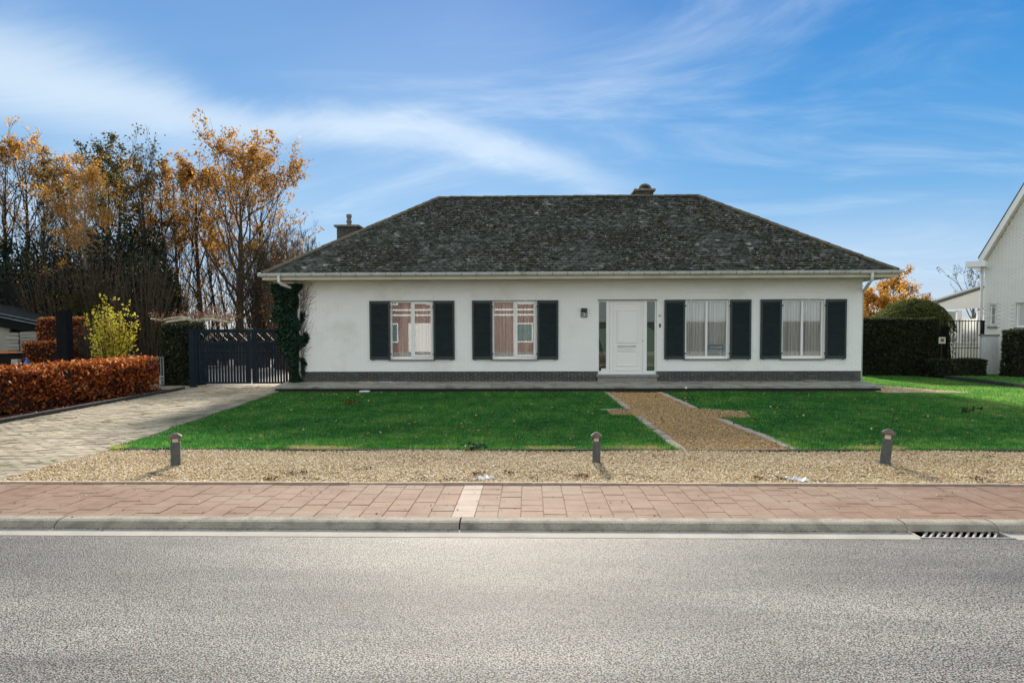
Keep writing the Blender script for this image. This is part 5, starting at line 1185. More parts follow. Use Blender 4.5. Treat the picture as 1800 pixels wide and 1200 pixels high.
# ------------------------------------------------------------------ clipped hedges
def hedge(name, label, poly, z0, z1, m, dens, size, top=True, bulge=.05, lit_top=0, cat='hedge', stems=None, corecol=None, topw=0.0):
    """foliage pressed on the faces of a clipped block; poly = footprint, counter-clockwise"""
    cx_ = sum(p[0] for p in poly)/len(poly); cy_ = sum(p[1] for p in poly)/len(poly)
    t = thing(name, label, cat, (cx_, cy_, z0)); P = []; TN = []; n_ = len(poly)
    core = MB(); core.prism([(cx_ + (x - cx_)*.93 - cx_, cy_ + (y - cy_)*.93 - cy_) for x, y in poly], .12 if stems else .0, z1 - z0 - .06); core.build('inner_growth', corecol or lf_holly_core, t)
    for i in range(n_):
        a, b = poly[i], poly[(i+1) % n_]; dx, dy = b[0]-a[0], b[1]-a[1]; L_ = math.hypot(dx, dy); nx_, ny_ = dy/L_, -dx/L_
        for k in range(int(L_ * (z1 - z0) * dens)):
            u, v = rng.random(), rng.random(); z = v*(z1 - z0); x, y = a[0] + dx*u, a[1] + dy*u
            o_ = bulge * (noise.noise(Vector((x*1.7, y*1.7, z*2.1))) * 1.2 + rng.gauss(0, .45)) 
            if stems and v < .24 and rng.random() < .62 + .5*noise.noise(Vector((x*2, y*2, 0))): continue
            P.append((x + nx_*o_ - cx_, y + ny_*o_ - cy_, z)); TN.append(min(1, max(0, rng.betavariate(1.6, 2.0) + .25*noise.noise(Vector((x*2.3, y*2.3, z*2.7))))))
    if top:
        xs_ = [p[0] for p in poly]; ys_ = [p[1] for p in poly]; A_ = (max(xs_)-min(xs_))*(max(ys_)-min(ys_))
        def inside(x, y):
            c_ = False; j = n_ - 1
            for i in range(n_):
                if (poly[i][1] > y) != (poly[j][1] > y) and x < (poly[j][0]-poly[i][0])*(y-poly[i][1])/(poly[j][1]-poly[i][1]) + poly[i][0]: c_ = not c_
                j = i
            return c_
        for k in range(int(A_ * dens * 1.1)):
            x, y = rng.uniform(min(xs_), max(xs_)), rng.uniform(min(ys_), max(ys_))
            if inside(x, y): P.append((x - cx_, y - cy_, z1 - z0 + rng.gauss(0, .35)*bulge + topw*rng.random()**3 + bulge*.6*noise.noise(Vector((x*2, y*2, 3))))); TN.append(min(1, rng.betavariate(2, 1.6) + lit_top))  # top leaves tinted lighter, a sunlit rim put into the leaf colour
    leaves('foliage', P, size, m, t, tint=np.array(TN))
    if stems:
        s_ = MB()
        for i in range(stems):
            u = rng.random(); x = poly[0][0] + (poly[1][0]-poly[0][0])*u + (poly[3][0]-poly[0][0])*rng.random() - cx_; y = poly[0][1] + (poly[1][1]-poly[0][1])*u + (poly[2][1]-poly[1][1])*0 - cy_
            s_.tube([(x, y, -.02), (x + rng.gauss(0, .04), y + rng.gauss(0, .04), .3)], [.010, .007], 4, caps=False)
        s_.build('stems', bark_dark, t)
    return t
lf_holly_core = pm('hedge inner twigs', [(0.3, (0.010, 0.011, 0.006)), (0.7, (0.022, 0.020, 0.012))], 30, 4, 1.0, 1.0, 60)
red_core = pm('beech hedge inner twigs', [(0.3, (0.012, 0.007, 0.005)), (0.7, (0.03, 0.014, 0.008))], 30, 4, 1.0, 1.0, 60)
hedge('beech_hedge', 'long clipped copper-red beech hedge along the driveway', [(-10.85, 18.5), (-10.80, 7.4), (-10.12, 7.4), (-10.20, 18.5)], 0.0, 0.84, lf_beech, 1350, .086, stems=150, corecol=red_core, topw=.10, bulge=.09, lit_top=.12)
q0, q1 = atY(68, 560, 23.8), atY(136, 560, 23.8)
hedge('beech_hedge', 'tall orange-brown hedge standing behind the black post', [(q0.x - .1, 23.8), (q1.x, 23.8), (q1.x, 24.4), (q0.x - .1, 24.4)], -.05, q0.z, lf_beech, 500, .10, corecol=red_core, lit_top=.3, bulge=.08)
q2 = atY(104, 601, 23.0)
hedge('beech_hedge', 'lower orange-brown hedge in front of the tall one', [(q0.x, 23.0), (q2.x + .3, 23.0), (q2.x + .3, 23.4), (q0.x, 23.4)], -.05, q2.z, lf_beech, 500, .10, corecol=red_core, lit_top=.3, bulge=.06)
q0, q1 = atY(284, 560, 20.45), atY(336, 560, 20.45)
hedge('conifer_hedge', 'dark green conifer block left of the gate post', [(q0.x, 20.45), (q1.x - .02, 20.45), (q1.x - .02, 21.4), (q0.x, 21.4)], -.05, atY(310, 572, 20.45).z, lf_yew, 1500, .09, bulge=.10)
# right side
q0, q1 = atY(1500, 562, 25.0), atY(1650, 558, 24.2)
hedge('yew_hedge', 'tall dark clipped hedge right of the house', [(q0.x, 25.0), (q1.x, 24.2), (q1.x + .1, 26.0), (q0.x, 26.2)], -.05, atY(1600, 561, 24.6).z, lf_yew, 1500, .075, bulge=.05, lit_top=.15)
# domed topiary with a swooping shoulder
def topiary():
    Y = 27.2; prof = [(1520, 566), (1540, 553), (1556, 546), (1568, 536), (1582, 528), (1600, 524.5), (1620, 525.5), (1636, 532), (1646, 544), (1652, 562)]
    pr = [(atY(a, b, Y).x, atY(a, b, Y).z) for a, b in prof]; cx_ = (pr[0][0] + pr[-1][0])/2; t = thing('topiary', 'light green domed topiary with swooping shoulder rising behind the tall hedge', 'topiary', (cx_, Y, -.05)); P = []; TN = []
    def top(x):
        for (a, za), (b, zb_) in zip(pr[:-1], pr[1:]):
            if a <= x <= b: return za + (zb_ - za)*(x - a)/(b - a)
        return 0
    core = MB(); ns = 14
    for k in range(26000):
        x = rng.uniform(pr[0][0], pr[-1][0]); zt_ = top(x); a_ = rng.uniform(-1, 1) * math.pi/2 * 1.0; 
        rr = 1.1; y = rr*math.sin(a_); z = (zt_ - 1.5) * abs(math.cos(a_))**.55 + 1.5
        f_ = 1.0 - .03*abs(rng.gauss(0, 1)); 
        P.append((x - cx_, y * f_, (z if rng.random() < .75 else rng.uniform(.1, z)) * f_ + .05)); TN.append(min(1, max(0, rng.betavariate(1.8, 1.8) + .2*noise.noise(Vector((x*3, y*3, z*3))))))
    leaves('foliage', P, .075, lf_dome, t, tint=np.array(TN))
    c_ = MB()
    for (a, za), (b, zb_) in zip(pr[:-1], pr[1:]): c_.hexa([(a - cx_, -.9, 0), (b - cx_, -.9, 0), (b - cx_, .9, 0), (a - cx_, .9, 0), (a - cx_, -.55, za - .12), (b - cx_, -.55, zb_ - .12), (b - cx_, .55, zb_ - .12), (a - cx_, .55, za - .12)])
    c_.build('inner_growth', lf_holly_core, t)
topiary()
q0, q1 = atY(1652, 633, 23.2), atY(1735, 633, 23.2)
hedge('box_hedge', 'low dark box hedge in front of the iron fence', [(q0.x, 23.2), (q1.x, 23.2), (q1.x, 23.9), (q0.x, 23.9)], 0.04, q0.z, lf_yew, 1500, .07, bulge=.05)
q0 = atY(1783, 581, 22.6)
hedge('box_hedge', 'tall dark clipped hedge cut by the right picture edge', [(q0.x, 22.6), (q0.x + 4, 22.6), (q0.x + 4, 23.2), (q0.x, 23.2)], 0.04, q0.z, lf_yew, 1300, .075, bulge=.05)
q0, q1 = atY(1640, 572, 24.9), atY(1668, 572, 24.9)
hedge('yew_hedge', 'narrow dark hedge end behind the small beige plate', [(q0.x, 24.9), (q1.x, 24.9), (q1.x, 25.6), (q0.x, 25.6)], 0.04, q0.z, lf_yew, 1300, .075, bulge=.05)
q0 = atY(1656, 598, 23.6); sg = thing('name_plate', 'small beige plate with dark marks at the end of the tall hedge', 'plate', (q0.x, 23.6, q0.z))
MB().box(-.11, .11, -.01, .01, -.11, .11).build('board', pm('beige board', [(0.3, (0.55, 0.50, 0.38)), (0.7, (0.62, 0.57, 0.46))], 6, 3, .7), sg); MB().box(-.06, .06, -.014, -.0105, -.05, .06).build('mark', bollard_cap, sg)
MB().box(-.015, .015, .012, .03, -q0.z + .05, 0).build('stake', bark_dark, sg)

# ------------------------------------------------------------------ ivy on the house corner and dry creeper
iv = thing('ivy', 'dark green ivy column covering the left corner of the house', 'ivy', (WX0, D, 0)); P = []
for k in range(15000):
    z = rng.uniform(.10, 2.98); f_ = z/3.1; left = -.62 + .10*math.sin(z*3.1) + (.18 if z < 1.0 else 0); left = left + (-.05 if z > 2.6 else 0)
    right = .15 + .07*math.sin(z*4.3 + 1) + .05*math.sin(z*11) + (.06 if z > 2.2 else 0) + (.10 if .8 < z < 1.5 else 0)
    if z < 1.9: left += .25
    x = rng.uniform(left, right); e = min((x - left), (right - x)); y = -.06 - min(.26, .9*e + .09) * rng.random()**.5
    if x < 0: y += rng.uniform(0, .5) * (rng.random() < .5)
    if e < .04 and rng.random() < .5: continue
    P.append((x, y, z))
for k in range(700):
    c_ = rng.choice([(.28, 1.35), (.24, 2.05), (.26, .75), (.34, 1.45), (.22, .5)]); P.append((c_[0] + rng.gauss(0, .05), -.03 - rng.random()*.05, c_[1] + rng.gauss(0, .07)))
leaves('foliage', P, .085, lf_ivy, iv)
s_ = MB()
for k in range(9): s_.tube([(rng.uniform(-.25, .2), -.04, .0)] + [(rng.uniform(-.3, .2), -.05, .5*j) for j in range(1, 6)], [.02]*6, 5, caps=False)
s_.build('stems', bark_dark, iv)
cr_ = thing('creeper', 'dry leafless brown creeper twigs spreading over the white wall right of the ivy', 'creeper', (WX0, D, 0)); tw = MB(); P = []
def creep(p, d, L_, r_, lvl):
    lim_ = .16 + .34 * rng.random()**1.6
    pts = [p.copy()]
    for i in range(6):
        d = (d + Vector((rng.gauss(0, .22), 0, rng.gauss(0, .22)))).normalized(); p = p + d*(L_/6); 
        if p.z > 3.04: p.z = 3.04
        if p.x > lim_ + .12 * p.z * (lim_ + .3): break
        p.y = -.016 - rng.random()*.012; pts.append(p.copy())
        if rng.random() < .30: P.append((p.x + rng.gauss(0, .02), p.y - .004, p.z + rng.gauss(0, .02)))
        if lvl < 2 and rng.random() < .55: creep(p.copy(), (d + Vector((rng.gauss(.2, .6), 0, rng.gauss(.1, .5)))).normalized(), L_*.45, r_*.6, lvl + 1)
    if len(pts) > 1: tw.tube(pts, [r_*(1 - .1*i) for i in range(len(pts))], 3, caps=False)
for k in range(70): z0_ = rng.uniform(.3, 2.5); creep(Vector((.10 + rng.uniform(0, .08), -.02, z0_)), Vector((.30 + .14*rng.random(), 0, 1)).normalized(), min(1.3, 3.1 - z0_)*rng.uniform(.6, 1.1), .0045, 0)
for k in range(16): z0_ = rng.uniform(1.9, 2.6); creep(Vector((.3 + rng.uniform(0, .15), -.02, z0_)), Vector((.75, 0, .7)).normalized(), rng.uniform(.5, .95), .004, 0)
for k in range(10): z0_ = rng.uniform(.4, 1.2); creep(Vector((.3, -.02, z0_)), Vector((.8, 0, .45)).normalized(), rng.uniform(.3, .6), .003, 1)
link('stems', npmesh('stems', np.array(tw.v), np.array(tw.f), pm('creeper twig', [(0.3, (0.13, 0.085, 0.06)), (0.7, (0.26, 0.18, 0.14))], 20, 4, .9)), cr_)
leaves('buds', P, .028, lf_dry, cr_)

# ------------------------------------------------------------------ gate
GYY = 20.0
gl = lambda px, py: atY(px, py, GYY)
xp0, xp1 = gl(335.5, 600).x, gl(345, 600).x; xl0, xl1 = gl(347, 600).x, gl(440, 600).x; xr0, xr1 = gl(443, 600).x, gl(536, 600).x
zb_, ztp = gl(400, 674).z, gl(400, 578.5).z
def gate_leaf(x0, x1, label, ncell, nslat, stile_r=.08, stile_l=.06):
    t = thing('gate_leaf', label, 'gate', (x0, GYY, 0), 0, 'two leaves of the driveway gate'); w_ = x1 - x0; a = stile_l; b = w_ - stile_r
    zr = lambda py: gl(400, py).z
    F_ = MB(); F_.box(0, a, -.03, .03, zb_, ztp); F_.box(b, w_, -.03, .03, zb_, ztp); F_.build('stile', gate_m, t, bevel=.004)
    for (p1, p2) in ((585, 578.5), (606.5, 600), (619, 616.5), (674, 671)): MB().box(a + .002, b - .002, -.025, .025, zr(p1), zr(p2)).build('rail', gate_m, t, bevel=.003)
    cw = (b - a)/ncell; z1_, z2_ = zr(600) , zr(585)
    for k in range(ncell):
        xa, xb = a + k*cw, a + (k+1)*cw
        if k: MB().box(xa - .012, xa + .012, -.014, .014, z1_, z2_).build('upright', gate_m, t)
        MB().bar((xa + .012, 0, z2_), (xb - .012, 0, z1_), .02, .035).build('diagonal', gate_m, t)
        MB().bar((xa + .012, .024, z1_), (xb - .012, .024, z2_), .02, .030).build('diagonal', gate_m, t)
    pitch = (b - a)/nslat; sm = MB().box(-pitch*.5 + .014, pitch*.5 - .014, -.010, .010, zr(671) - .004, zr(606.5) + .004).mesh('slat', gate_m)
    for k in range(nslat): link('slat', sm, t, (a + (k + .5)*pitch, .003, 0))
    return t
gate_leaf(xl0, xl1, 'left leaf of the dark slatted gate, next to the gate post', 5, 16)
gate_leaf(xr0, xr1, 'right leaf of the dark slatted gate, partly behind the ivy', 5, 16, stile_l=.12)
gpst = thing('gate_post', 'broad blue-black steel post at the left end of the gate', 'post', ((xp0 + xp1)/2, GYY - .05, 0)); q_ = (xp1 - xp0)/2
MB().box(-q_, q_, -q_, q_, -.05, ztp).build('shaft', gate_m, gpst, bevel=.005); MB().box(-q_ - .006, q_ + .006, -q_ - .006, q_ + .006, ztp, ztp + .02).build('cap', gate_m, gpst)
# small grey slat fence
q0, q1 = atY(255, 627, 20.3), atY(288, 627, 20.3); zt_ = q0.z
t = thing('slat_fence', 'small pale grey vertical slat fence between red hedge and dark conifer', 'fence', (q0.x, 20.3, 0)); w_ = q1.x - q0.x
MB().box(0, w_, -.015, .015, zt_ - .03, zt_).build('rail', grey_slat, t); MB().box(0, w_, -.015, .015, .03, .06).build('rail', grey_slat, t)
sm = MB().box(-.016, .016, -.012, .012, .061, zt_ - .031).mesh('slat', grey_slat)
for k in range(8): link('slat', sm, t, (.02 + k*(w_ - .04)/7, 0, 0))

# ------------------------------------------------------------------ carport at far left with its boards, beam and post
CYY = 24.6; c0 = atY(0, 553, CYY); c1 = atY(69, 567, CYY)
t = thing('carport', 'low dark open carport with sloping tiled roof edge at far left', 'carport', (c1.x, CYY, 0)); sl_ = (c1.z - c0.z)/(c1.x - c0.x); xl_ = -9.0
def rz_(x): return c1.z + sl_*x
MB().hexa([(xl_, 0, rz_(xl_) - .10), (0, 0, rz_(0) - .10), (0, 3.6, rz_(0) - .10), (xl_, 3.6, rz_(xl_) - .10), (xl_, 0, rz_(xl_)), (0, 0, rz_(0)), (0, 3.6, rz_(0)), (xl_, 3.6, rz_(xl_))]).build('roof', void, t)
for k in range(30):
    x = -k*.29 - .15; MB().bar((x - .13, .0, rz_(x - .13) + .045), (x + .13, .0, rz_(x + .13) + .035), .25, .03).build('edge_tile', shutter_m if False else pm('wet tile', [(0.3, (0.05, 0.075, 0.085)), (0.7, (0.09, 0.12, 0.13))], 9, 3, .4) if k == 0 else MATS['wet tile'], t)
MB().bar((xl_, -.03, rz_(xl_) - .07), (0, -.03, rz_(0) - .07), .02, .05).build('trim', grey_slat, t)
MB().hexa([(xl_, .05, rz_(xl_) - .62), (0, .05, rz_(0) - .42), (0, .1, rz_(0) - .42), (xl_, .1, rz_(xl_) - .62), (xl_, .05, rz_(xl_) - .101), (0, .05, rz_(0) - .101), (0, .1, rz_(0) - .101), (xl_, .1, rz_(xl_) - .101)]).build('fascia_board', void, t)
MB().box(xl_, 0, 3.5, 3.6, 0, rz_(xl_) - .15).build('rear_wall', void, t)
cw_ = atY(9.5, 600, CYY).x - c1.x; MB().box(xl_, cw_, .2, .3, -.05, rz_(cw_) - .4).build('side_wall', white_panel if False else pm('dull plaster', [(0.3, (0.26, 0.24, 0.20)), (0.7, (0.34, 0.32, 0.27))], 3, 4, .9), t)
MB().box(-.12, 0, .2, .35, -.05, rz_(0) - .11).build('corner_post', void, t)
# stacks of boards
def boards(label, pa, pb, ptop, pbot, n_, skew):
    a = atY(pa, ptop, CYY - .1); b = atY(pb, pbot, CYY - .1); t = thing('board_stack', label, 'boards', (a.x, CYY - .1, b.z), 0, 'board stacks under the carport'); hh = (a.z - b.z)/n_
    for k in range(n_): MB().hexa([(0 + rng.uniform(0, .02), 0, k*hh + .004), (b.x - a.x + rng.uniform(-.03, .03), 0, k*hh + .004 + skew), (b.x - a.x, .25, k*hh + .004 + skew), (0, .25, k*hh + .004), (0, 0, (k+1)*hh - .008), (b.x - a.x + rng.uniform(-.03, .03), 0, (k+1)*hh - .008 + skew), (b.x - a.x, .25, (k+1)*hh - .008 + skew), (0, .25, (k+1)*hh - .008)]).build('board', wood_old, t, bevel=.006)
    leg_h = b.z + .05; MB().box(0.05, b.x - a.x - .05, .02, .22, -leg_h, -.002).build('trestle', void, t)
boards('left stack of grey weathered boards under the carport', 9.5, 33, 584, 616, 5, 0)
boards('right stack of paler warped boards under the carport', 34.5, 68, 583, 616, 6, .02)
a = atY(-20, 618, 23.4); b = atY(104, 618.5, 23.4); t = thing('barrier_beam', 'long horizontal beam, orange at its ends and white in the middle, under the carport', 'beam', (b.x, 23.4, b.z)); L_ = b.x - a.x
f_ = lambda px: (atY(px, 618, 23.4).x - b.x)
MB().box(f_(-20), f_(31), -.03, .03, -.035, .035).build('beam_end', orange_p, t); MB().box(f_(31), f_(98), -.03, .03, -.03, .03).build('beam', wood_old, t); MB().box(f_(98), 0, -.03, .03, -.032, .032).build('beam_end', orange_p, t)
MB().box(f_(-20), 0, .031, .12, -b.z, -.05).build('skirt', void, t)
q0, q1 = atY(104, 549, 22.4), atY(125.5, 549, 22.4)
t = thing('black_post', 'broad black square pillar standing behind the red hedge', 'pillar', ((q0.x + q1.x)/2 - .04, 22.4, 0)); q_ = (q1.x - q0.x)/2 * .82
MB().box(-q_, q_, -q_, q_, -.05, q0.z).build('shaft', black_m, t, bevel=.006); MB().hexa([(-q_-.01, -q_-.01, q0.z), (q_+.01, -q_-.01, q0.z), (q_+.01, q_+.01, q0.z), (-q_-.01, q_+.01, q0.z), (-q_-.01, -q_-.01, q0.z + .03), (q_+.01, -q_-.01, q0.z + .06), (q_+.01, q_+.01, q0.z + .06), (-q_-.01, q_+.01, q0.z + .03)]).build('cap', black_m, t)
q = atY(46, 633, 22.8); t = thing('blue_cone', 'bright blue pointed plastic tarp corner poking above the red hedge', 'tarp', (q.x, 22.8, 0))
MB().tube([(0, 0, 0), (0, 0, .4), (.03, 0, q.z + .10)], [.26, .14, .01], 8).build('sheet', blue_p, t)
q = atY(29, 640, 22.9); o = MB().box(-.11, .11, -.1, .1, 0, q.z + .17).build('brick_pile', edging_m, None, bevel=.01); o.location = (q.x, 22.9, 0); tag(o, 'small brick pier showing above the red hedge left of the blue tarp', 'pier')

# ------------------------------------------------------------------ neighbour's house, conservatory, fence
NC = Vector((atY(1728, 600, 26.0).x, 26.0, 0)); nn_ = Vector((-.707, -.707, 0)); wdir = Vector((.707, -.707, 0))
def nw(px, py): 
    q = atP(px, py, NC, nn_); d = q - NC; return d.dot(wdir), q.z
n = thing('neighbour_house', 'neighbouring white brick gabled house cut by the right picture edge', 'house', NC, math.atan2(wdir.y, wdir.x))
e_u, e_z = nw(1726, 468); 
# gable profile in wall coordinates: eave, rake, apex
u1, z1_ = nw(1790, 370); s0u, s0z = nw(1733, 462)
slope = (z1_ - s0z)/(u1 - s0u); UL = 7.0; apex_u = 4.2; ez_ = s0z
def gz(u): return ez_ + slope*(u if u < apex_u else 2*apex_u - u)
wuL = 2*apex_u
nwins = []
a_, zt_ = nw(1740, 536); b_, zb2 = nw(1750.5, 573); nwins.append((a_, b_, zb2, zt_))
a_, zt_ = nw(1783, 532.5); _, zb2 = nw(1783, 575); nwins.append((a_ + .06, a_ + 1.5, zb2, zt_))
mb = MB()
for xa, xb, za, zc_ in wall_cells(0, wuL, -.3, ez_ - .02, nwins): mb.box(xa, xb, 0, .25, za, zc_)
b = len(mb.v); mb.v += [(0, 0, ez_ - .02), (wuL, 0, ez_ - .02), (apex_u, 0, gz(apex_u) - .02), (0, .25, ez_ - .02), (wuL, .25, ez_ - .02), (apex_u, .25, gz(apex_u) - .02)]
mb.f += [(b, b+1, b+2), (b+3, b+5, b+4), (b, b+3, b+4, b+1), (b, b+2, b+5, b+3), (b+1, b+4, b+5, b+2)]
mb.box(0, .25, .25, 8, -.3, ez_ - .02); mb.box(wuL - .25, wuL, .25, 8, -.3, ez_ - .02)
NW = mb.build('wall', pm('neighbour mortar', [(0.3, (0.64, 0.64, 0.60)), (0.7, (0.70, 0.70, 0.66))], 5, 3, .9), n)
st = MB(); z = 0
NB = 0
nbm = MB().box(-.100, .100, -.012, .003, 0, .061).mesh('brick', neighbour_brick)
while z < gz(apex_u):
    x = -.105 if int(round(z/.072)) % 2 else 0
    lim0 = 0 if z < ez_ else (z - ez_)/slope + .03; 
    while x < wuL:
        a_, b_ = max(x + .005, lim0), min(x + .205, wuL - lim0); x += .21
        if b_ - a_ < .04: continue
        if any(h[0] - .01 < b_ and h[1] + .01 > a_ and h[2] - .03 < z + .061 and h[3] > z for h in nwins): continue
        if NB < 300 and b_ < 2.2 and z > .6 and abs(b_ - a_ - .2) < .001: link('brick', nbm, NW, ((a_+b_)/2, rng.uniform(-.002, .002), z)); NB += 1
        else: st.box(a_, b_, -.010 - rng.uniform(0, .004), .003, z, z + .061)
    z += .072
stuff(st.build('brickwork', neighbour_brick, NW))
for k, (a_, b_, c_, d_) in enumerate(nwins):
    wo = frame_mb(a_ + .003, b_ - .003, c_, d_, .05, .05, .06, .05, .08, .15).build('window', upvc, n, bevel=.004)
    MB().box(a_ + .053, b_ - .053, .11, .118, c_ + .06, d_ - .05).build('pane', glass, wo)
    MB().box(a_ - .06, b_ + .06, -.07, .06, c_ - .07, c_ - .003).build('sill', stone_sill, wo, bevel=.005)
    MB().box(a_, b_, .6, .62, c_ - .2, d_ + .2).build('dark_room', room_m, wo)
    if k == 0:
        for f_ in (.12, .5, .88): MB().box(a_ - .03, b_ + .03, -.03, -.015, c_ + (d_-c_)*f_ - .01, c_ + (d_-c_)*f_ + .01).build('bar', upvc, wo)
    else: MB().box(a_ + .30, b_ - .1, .3, .32, c_, c_ + .5).build('red_cushion', red_brick, wo)
# verge board, tiles and soffit along the rake, boxed eave
def rake(u0, u1_, y0, y1, dz0, dz1, m, name, p=n):
    return MB().hexa([(u0, y0, gz(u0) + dz0), (u1_, y0, gz(u1_) + dz0), (u1_, y1, gz(u1_) + dz0), (u0, y1, gz(u0) + dz0), (u0, y0, gz(u0) + dz1), (u1_, y0, gz(u1_) + dz1), (u1_, y1, gz(u1_) + dz1), (u0, y1, gz(u0) + dz1)]).build(name, m, p)
def gz_ext(u): return ez_ + slope*u
ov = -.42
vb = MB()
def rk(u0, u1_, y0, y1, d0_, d1_): return [(u0, y0, gz_ext(u0) + d0_), (u1_, y0, gz_ext(u1_) + d0_), (u1_, y1, gz_ext(u1_) + d0_), (u0, y1, gz_ext(u0) + d0_), (u0, y0, gz_ext(u0) + d1_), (u1_, y0, gz_ext(u1_) + d1_), (u1_, y1, gz_ext(u1_) + d1_), (u0, y1, gz_ext(u0) + d1_)]
MB().hexa(rk(-.10, apex_u, -.45, -.42, .02, .36)).build('verge_board', upvc, n)
MB().hexa(rk(-.12, apex_u, -.47, 8.2, .361, .42)).build('roof', slate, n)
MB().hexa([(apex_u, -.47, gz(apex_u) + .361), (wuL + .4, -.47, gz_ext(-.4) + .361), (wuL + .4, 8.2, gz_ext(-.4) + .361), (apex_u, 8.2, gz(apex_u) + .361), (apex_u, -.47, gz(apex_u) + .42), (wuL + .4, -.47, gz_ext(-.4) + .42), (wuL + .4, 8.2, gz_ext(-.4) + .42), (apex_u, 8.2, gz(apex_u) + .42)]).build('roof', slate, n)
k = 0; u = 0.0
while u < apex_u - .1:
    MB().hexa(rk(u + .004, u + .086, -.419, -.014, .00, .02)).build('soffit_board', soffit_m, n); u += .09
MB().box(-.52, .10, -.45, -.02, ez_ - .16, ez_ + .06).build('eave_box', upvc, n, bevel=.006)
MB().box(-.52, -.002, -.018, 8, ez_ - .16, ez_ + .06).build('eave_box', upvc, n)
MB().tube([(-.06, -.08, ez_ - .17), (-.06, -.08, -.1)], .05, 10).build('downpipe', gutter_m, n)
# conservatory (faces the road)
KYY = 28.5; kx = lambda px, py=600: atY(px, py, KYY).x; kz = lambda px, py: atY(px, py, KYY).z
t = thing('conservatory', 'white lean-to conservatory with sloping roof beside the neighbouring house', 'conservatory', (kx(1647), KYY, 0)); X0 = kx(1647); X1 = kx(1726) + .5
zl, zr2 = kz(1647, 528), kz(1722, 502) + .0; zf = kz(1680, 545)
m = MB(); b_ = X1 - X0; m.hexa([(0, 0, zf), (b_, 0, zf + .1), (b_, .3, zf + .1), (0, .3, zf), (0, 0, zl - .12), (b_, 0, zr2 + .02), (b_, .3, zr2 + .02), (0, .3, zl - .12)]); m.build('gable_panel', white_p, t)
MB().hexa([(-.06, -.08, zl - .10), (b_, -.08, zr2 + .05), (b_, .4, zr2 + .05), (-.06, .4, zl - .10), (-.06, -.08, zl), (b_, -.08, zr2 + .16), (b_, .4, zr2 + .16), (-.06, .4, zl)]).build('roof_edge', bollard_m, t)
for px in (1651, 1686, 1722): x = kx(px) - X0; MB().box(x - .09, x + .09, .0, .12, .0, zf - .001).build('post', white_p, t)
zw = kz(1690, 604); MB().box(0.05, b_, .02, .25, 0, zw).build('base_wall', neighbour_brick, t); MB().box(0, b_, -.03, .28, zw, zw + .06).build('sill', white_p, t)
MB().box(.1, b_ - .05, .05, .06, zw + .06, zf - .002).build('pane', glass, t)
MB().box(.05, b_, 2.4, 2.5, 0, zf).build('rear_wall', pm('grey interior', [(0.3, (0.16, 0.18, 0.18)), (0.7, (0.24, 0.26, 0.26))], 2, 3, .9), t)
xsn = np.linspace(kx(1690) - X0, b_ - .1, 90); Vc = []
for z in np.linspace(zw + .06, zf - .35, 4): Vc.append(np.stack([xsn, .35 + .05*np.sin(xsn*26), np.full(90, z)], 1))
Vc = np.concatenate(Vc); link('blind', npmesh('blind', Vc, np.array([(r*90 + k, r*90 + k + 1, (r+1)*90 + k + 1, (r+1)*90 + k) for r in range(3) for k in range(89)]), curtain_m, smooth=True), t)
# iron fence
FY_ = 24.5; fx_ = lambda px: atY(px, 600, FY_).x; X0 = fx_(1657); X1 = fx_(1727.5); ztp_ = atY(1690, 563.5, FY_).z; zmd = atY(1690, 611, FY_).z
t = thing('iron_fence', 'black iron bar fence with toothed top in front of the conservatory', 'fence', (X0, FY_, 0)); b_ = X1 - X0
MB().box(0, b_, -.015, .015, ztp_ - .03, ztp_).build('rail', black_m, t); MB().box(0, b_, -.015, .015, zmd - .02, zmd).build('rail', black_m, t); MB().box(b_ - .05, b_ + .03, -.04, .04, 0, ztp_ + .01).build('post', black_m, t)
bm_ = MB().tube([(0, 0, 0.1), (0, 0, ztp_), (0, 0, ztp_ + .05)], [.012, .012, .002], 6).mesh('bar', black_m)
k = 0; x = .06
while x < b_ - .06: link('bar', bm_, t, (x, .02, 0)); x += .105
# white streaked panel and pier
q0, q1 = atY(1724, 590, 24.0), atY(1754, 590, 24.0); t = thing('garden_panel', 'streaky white rendered panel with pier between the iron fence and dark hedge', 'panel', (q0.x, 24.0, 0)); b_ = q1.x - q0.x
MB().box(0, b_, -.05, .05, 0, q0.z).build('panel', white_panel, t); MB().box(-.03, b_ + .02, -.08, .08, q0.z, q0.z + .05).build('coping', wood_old, t); MB().box(b_ + .002, b_ + .22, -.04, .14, 0, q0.z + .02).build('pier', neighbour_brick, t)
tb = MB().box(-.04, .04, -.03, .03, 0, 1.9).build('prop', bark_dark, None); q = atY(1509, 655, 23); tb.location = (q.x, 23, 0); tb.rotation_euler = (0, R(-3), 0); tag(tb, 'thin dark post leaning behind the right corner of the house', 'post')

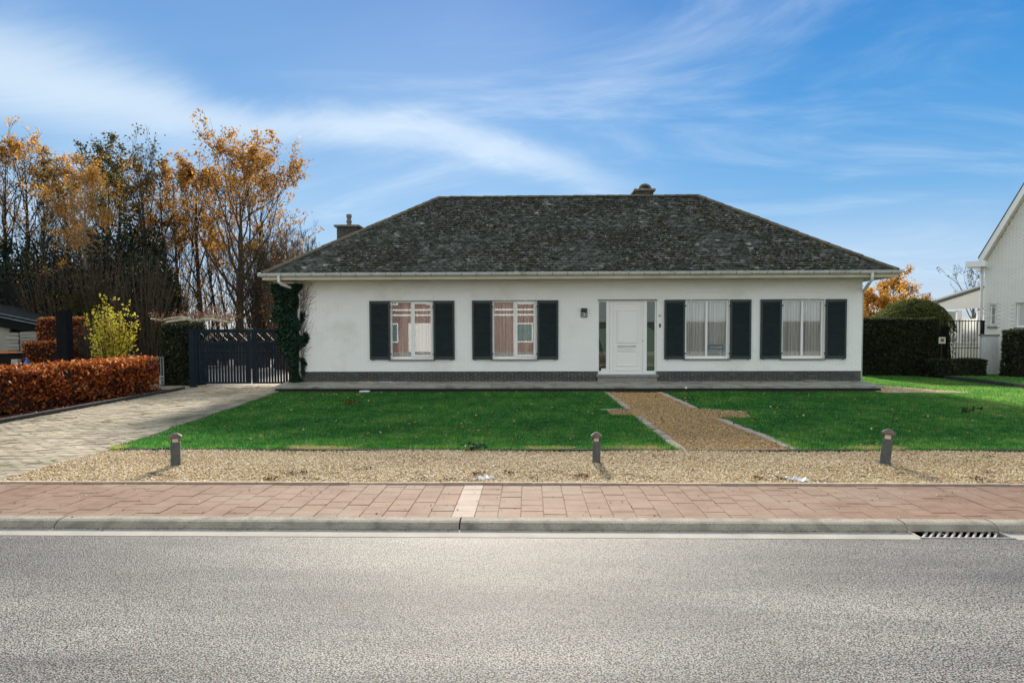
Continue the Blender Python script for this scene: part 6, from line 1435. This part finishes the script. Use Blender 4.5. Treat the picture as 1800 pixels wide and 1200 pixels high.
# ------------------------------------------------------------------ what stands across the road (seen in the window panes) and an added wall
struct(MB().box(-60, 60, -3.4, -1.6, -.2, 0.03).build('far_pavement', tile_red)); struct(sheet('far_forecourt', [(-60, -40), (60, -40), (60, -3.4), (-60, -3.4)], -.02, yard))
BY = -13.0
t = thing('brick_house', 'red brick house with white bands reflected in the two left windows', 'house', (0, BY, 0))
MB().box(-17, 1.5, -7, 0, -.1, 5.6).build('wall', red_brick, t)
for z in (2.75, 3.15): MB().box(-17.02, 1.52, 0, .05, z, z + .13).build('band', white_p, t)
m = MB(); m.v = [(-17.4, .5, 5.6), (1.9, .5, 5.6), (1.9, -7.5, 5.6), (-17.4, -7.5, 5.6), (-17.4, -3.5, 9), (1.9, -3.5, 9)]; m.f = [(0, 1, 5, 4), (2, 3, 4, 5), (0, 4, 3), (1, 2, 5), (0, 3, 2, 1)]; m.build('roof', edging_m, t)
for x in (-15, -11.6, -8.0, -4.6, -1.2):
    for z in (.7, 3.6):
        if z < 3 and x == -8.0: continue
        wo = frame_mb(x, x + 1.5, z, z + 1.5, .09, .09, .1, .1, .0, .06).build('window', white_p, t); MB().box(x + .09, x + 1.41, .01, .02, z + .1, z + 1.4).build('pane', teal_screen, wo)
MB().box(-9.3, -5.9, .06, .10, .0, 2.2).build('garage_door', white_p, t)

added_wall_render = pm('added wall render', [(0.3, (0.06, 0.065, 0.06)), (0.7, (0.09, 0.09, 0.085))], 3, 4, .9)
t = thing('added_wall', 'unseen wall added across the road to shape reflections low in the two right windows', 'wall', (0, BY, 0))
MB().box(5, 26, -6, 0, -.1, 2.2).build('wall', added_wall_render, t)  # made-up wall, added to tone what the right panes reflect
MB().box(4.9, 26.1, -.1, .1, 2.2, 2.3).build('coping', stone_sill, t)

# grit and leaf scraps collected along the kerb foot
P = np.stack([nr.uniform(-5, 5, 900), 5.775 - np.abs(nr.normal(0, .035, 900)), np.full(900, ROADZ + .008)], 1)
tag(pebbles('grit', P, .006, pebble, None, nr.uniform(0, 1, 900) < .7), 'dark grit lying along the foot of the kerb', 'grit')
P = np.stack([nr.uniform(-5, 5, 260), nr.uniform(KY + .02, GY0 - .06, 260), np.full(260, .004)], 1)
tag(pebbles('pavement_grit', P, .008, pebble, None, nr.uniform(0, 1, 260) < .8), 'small dark grit scattered on the red pavement', 'grit')
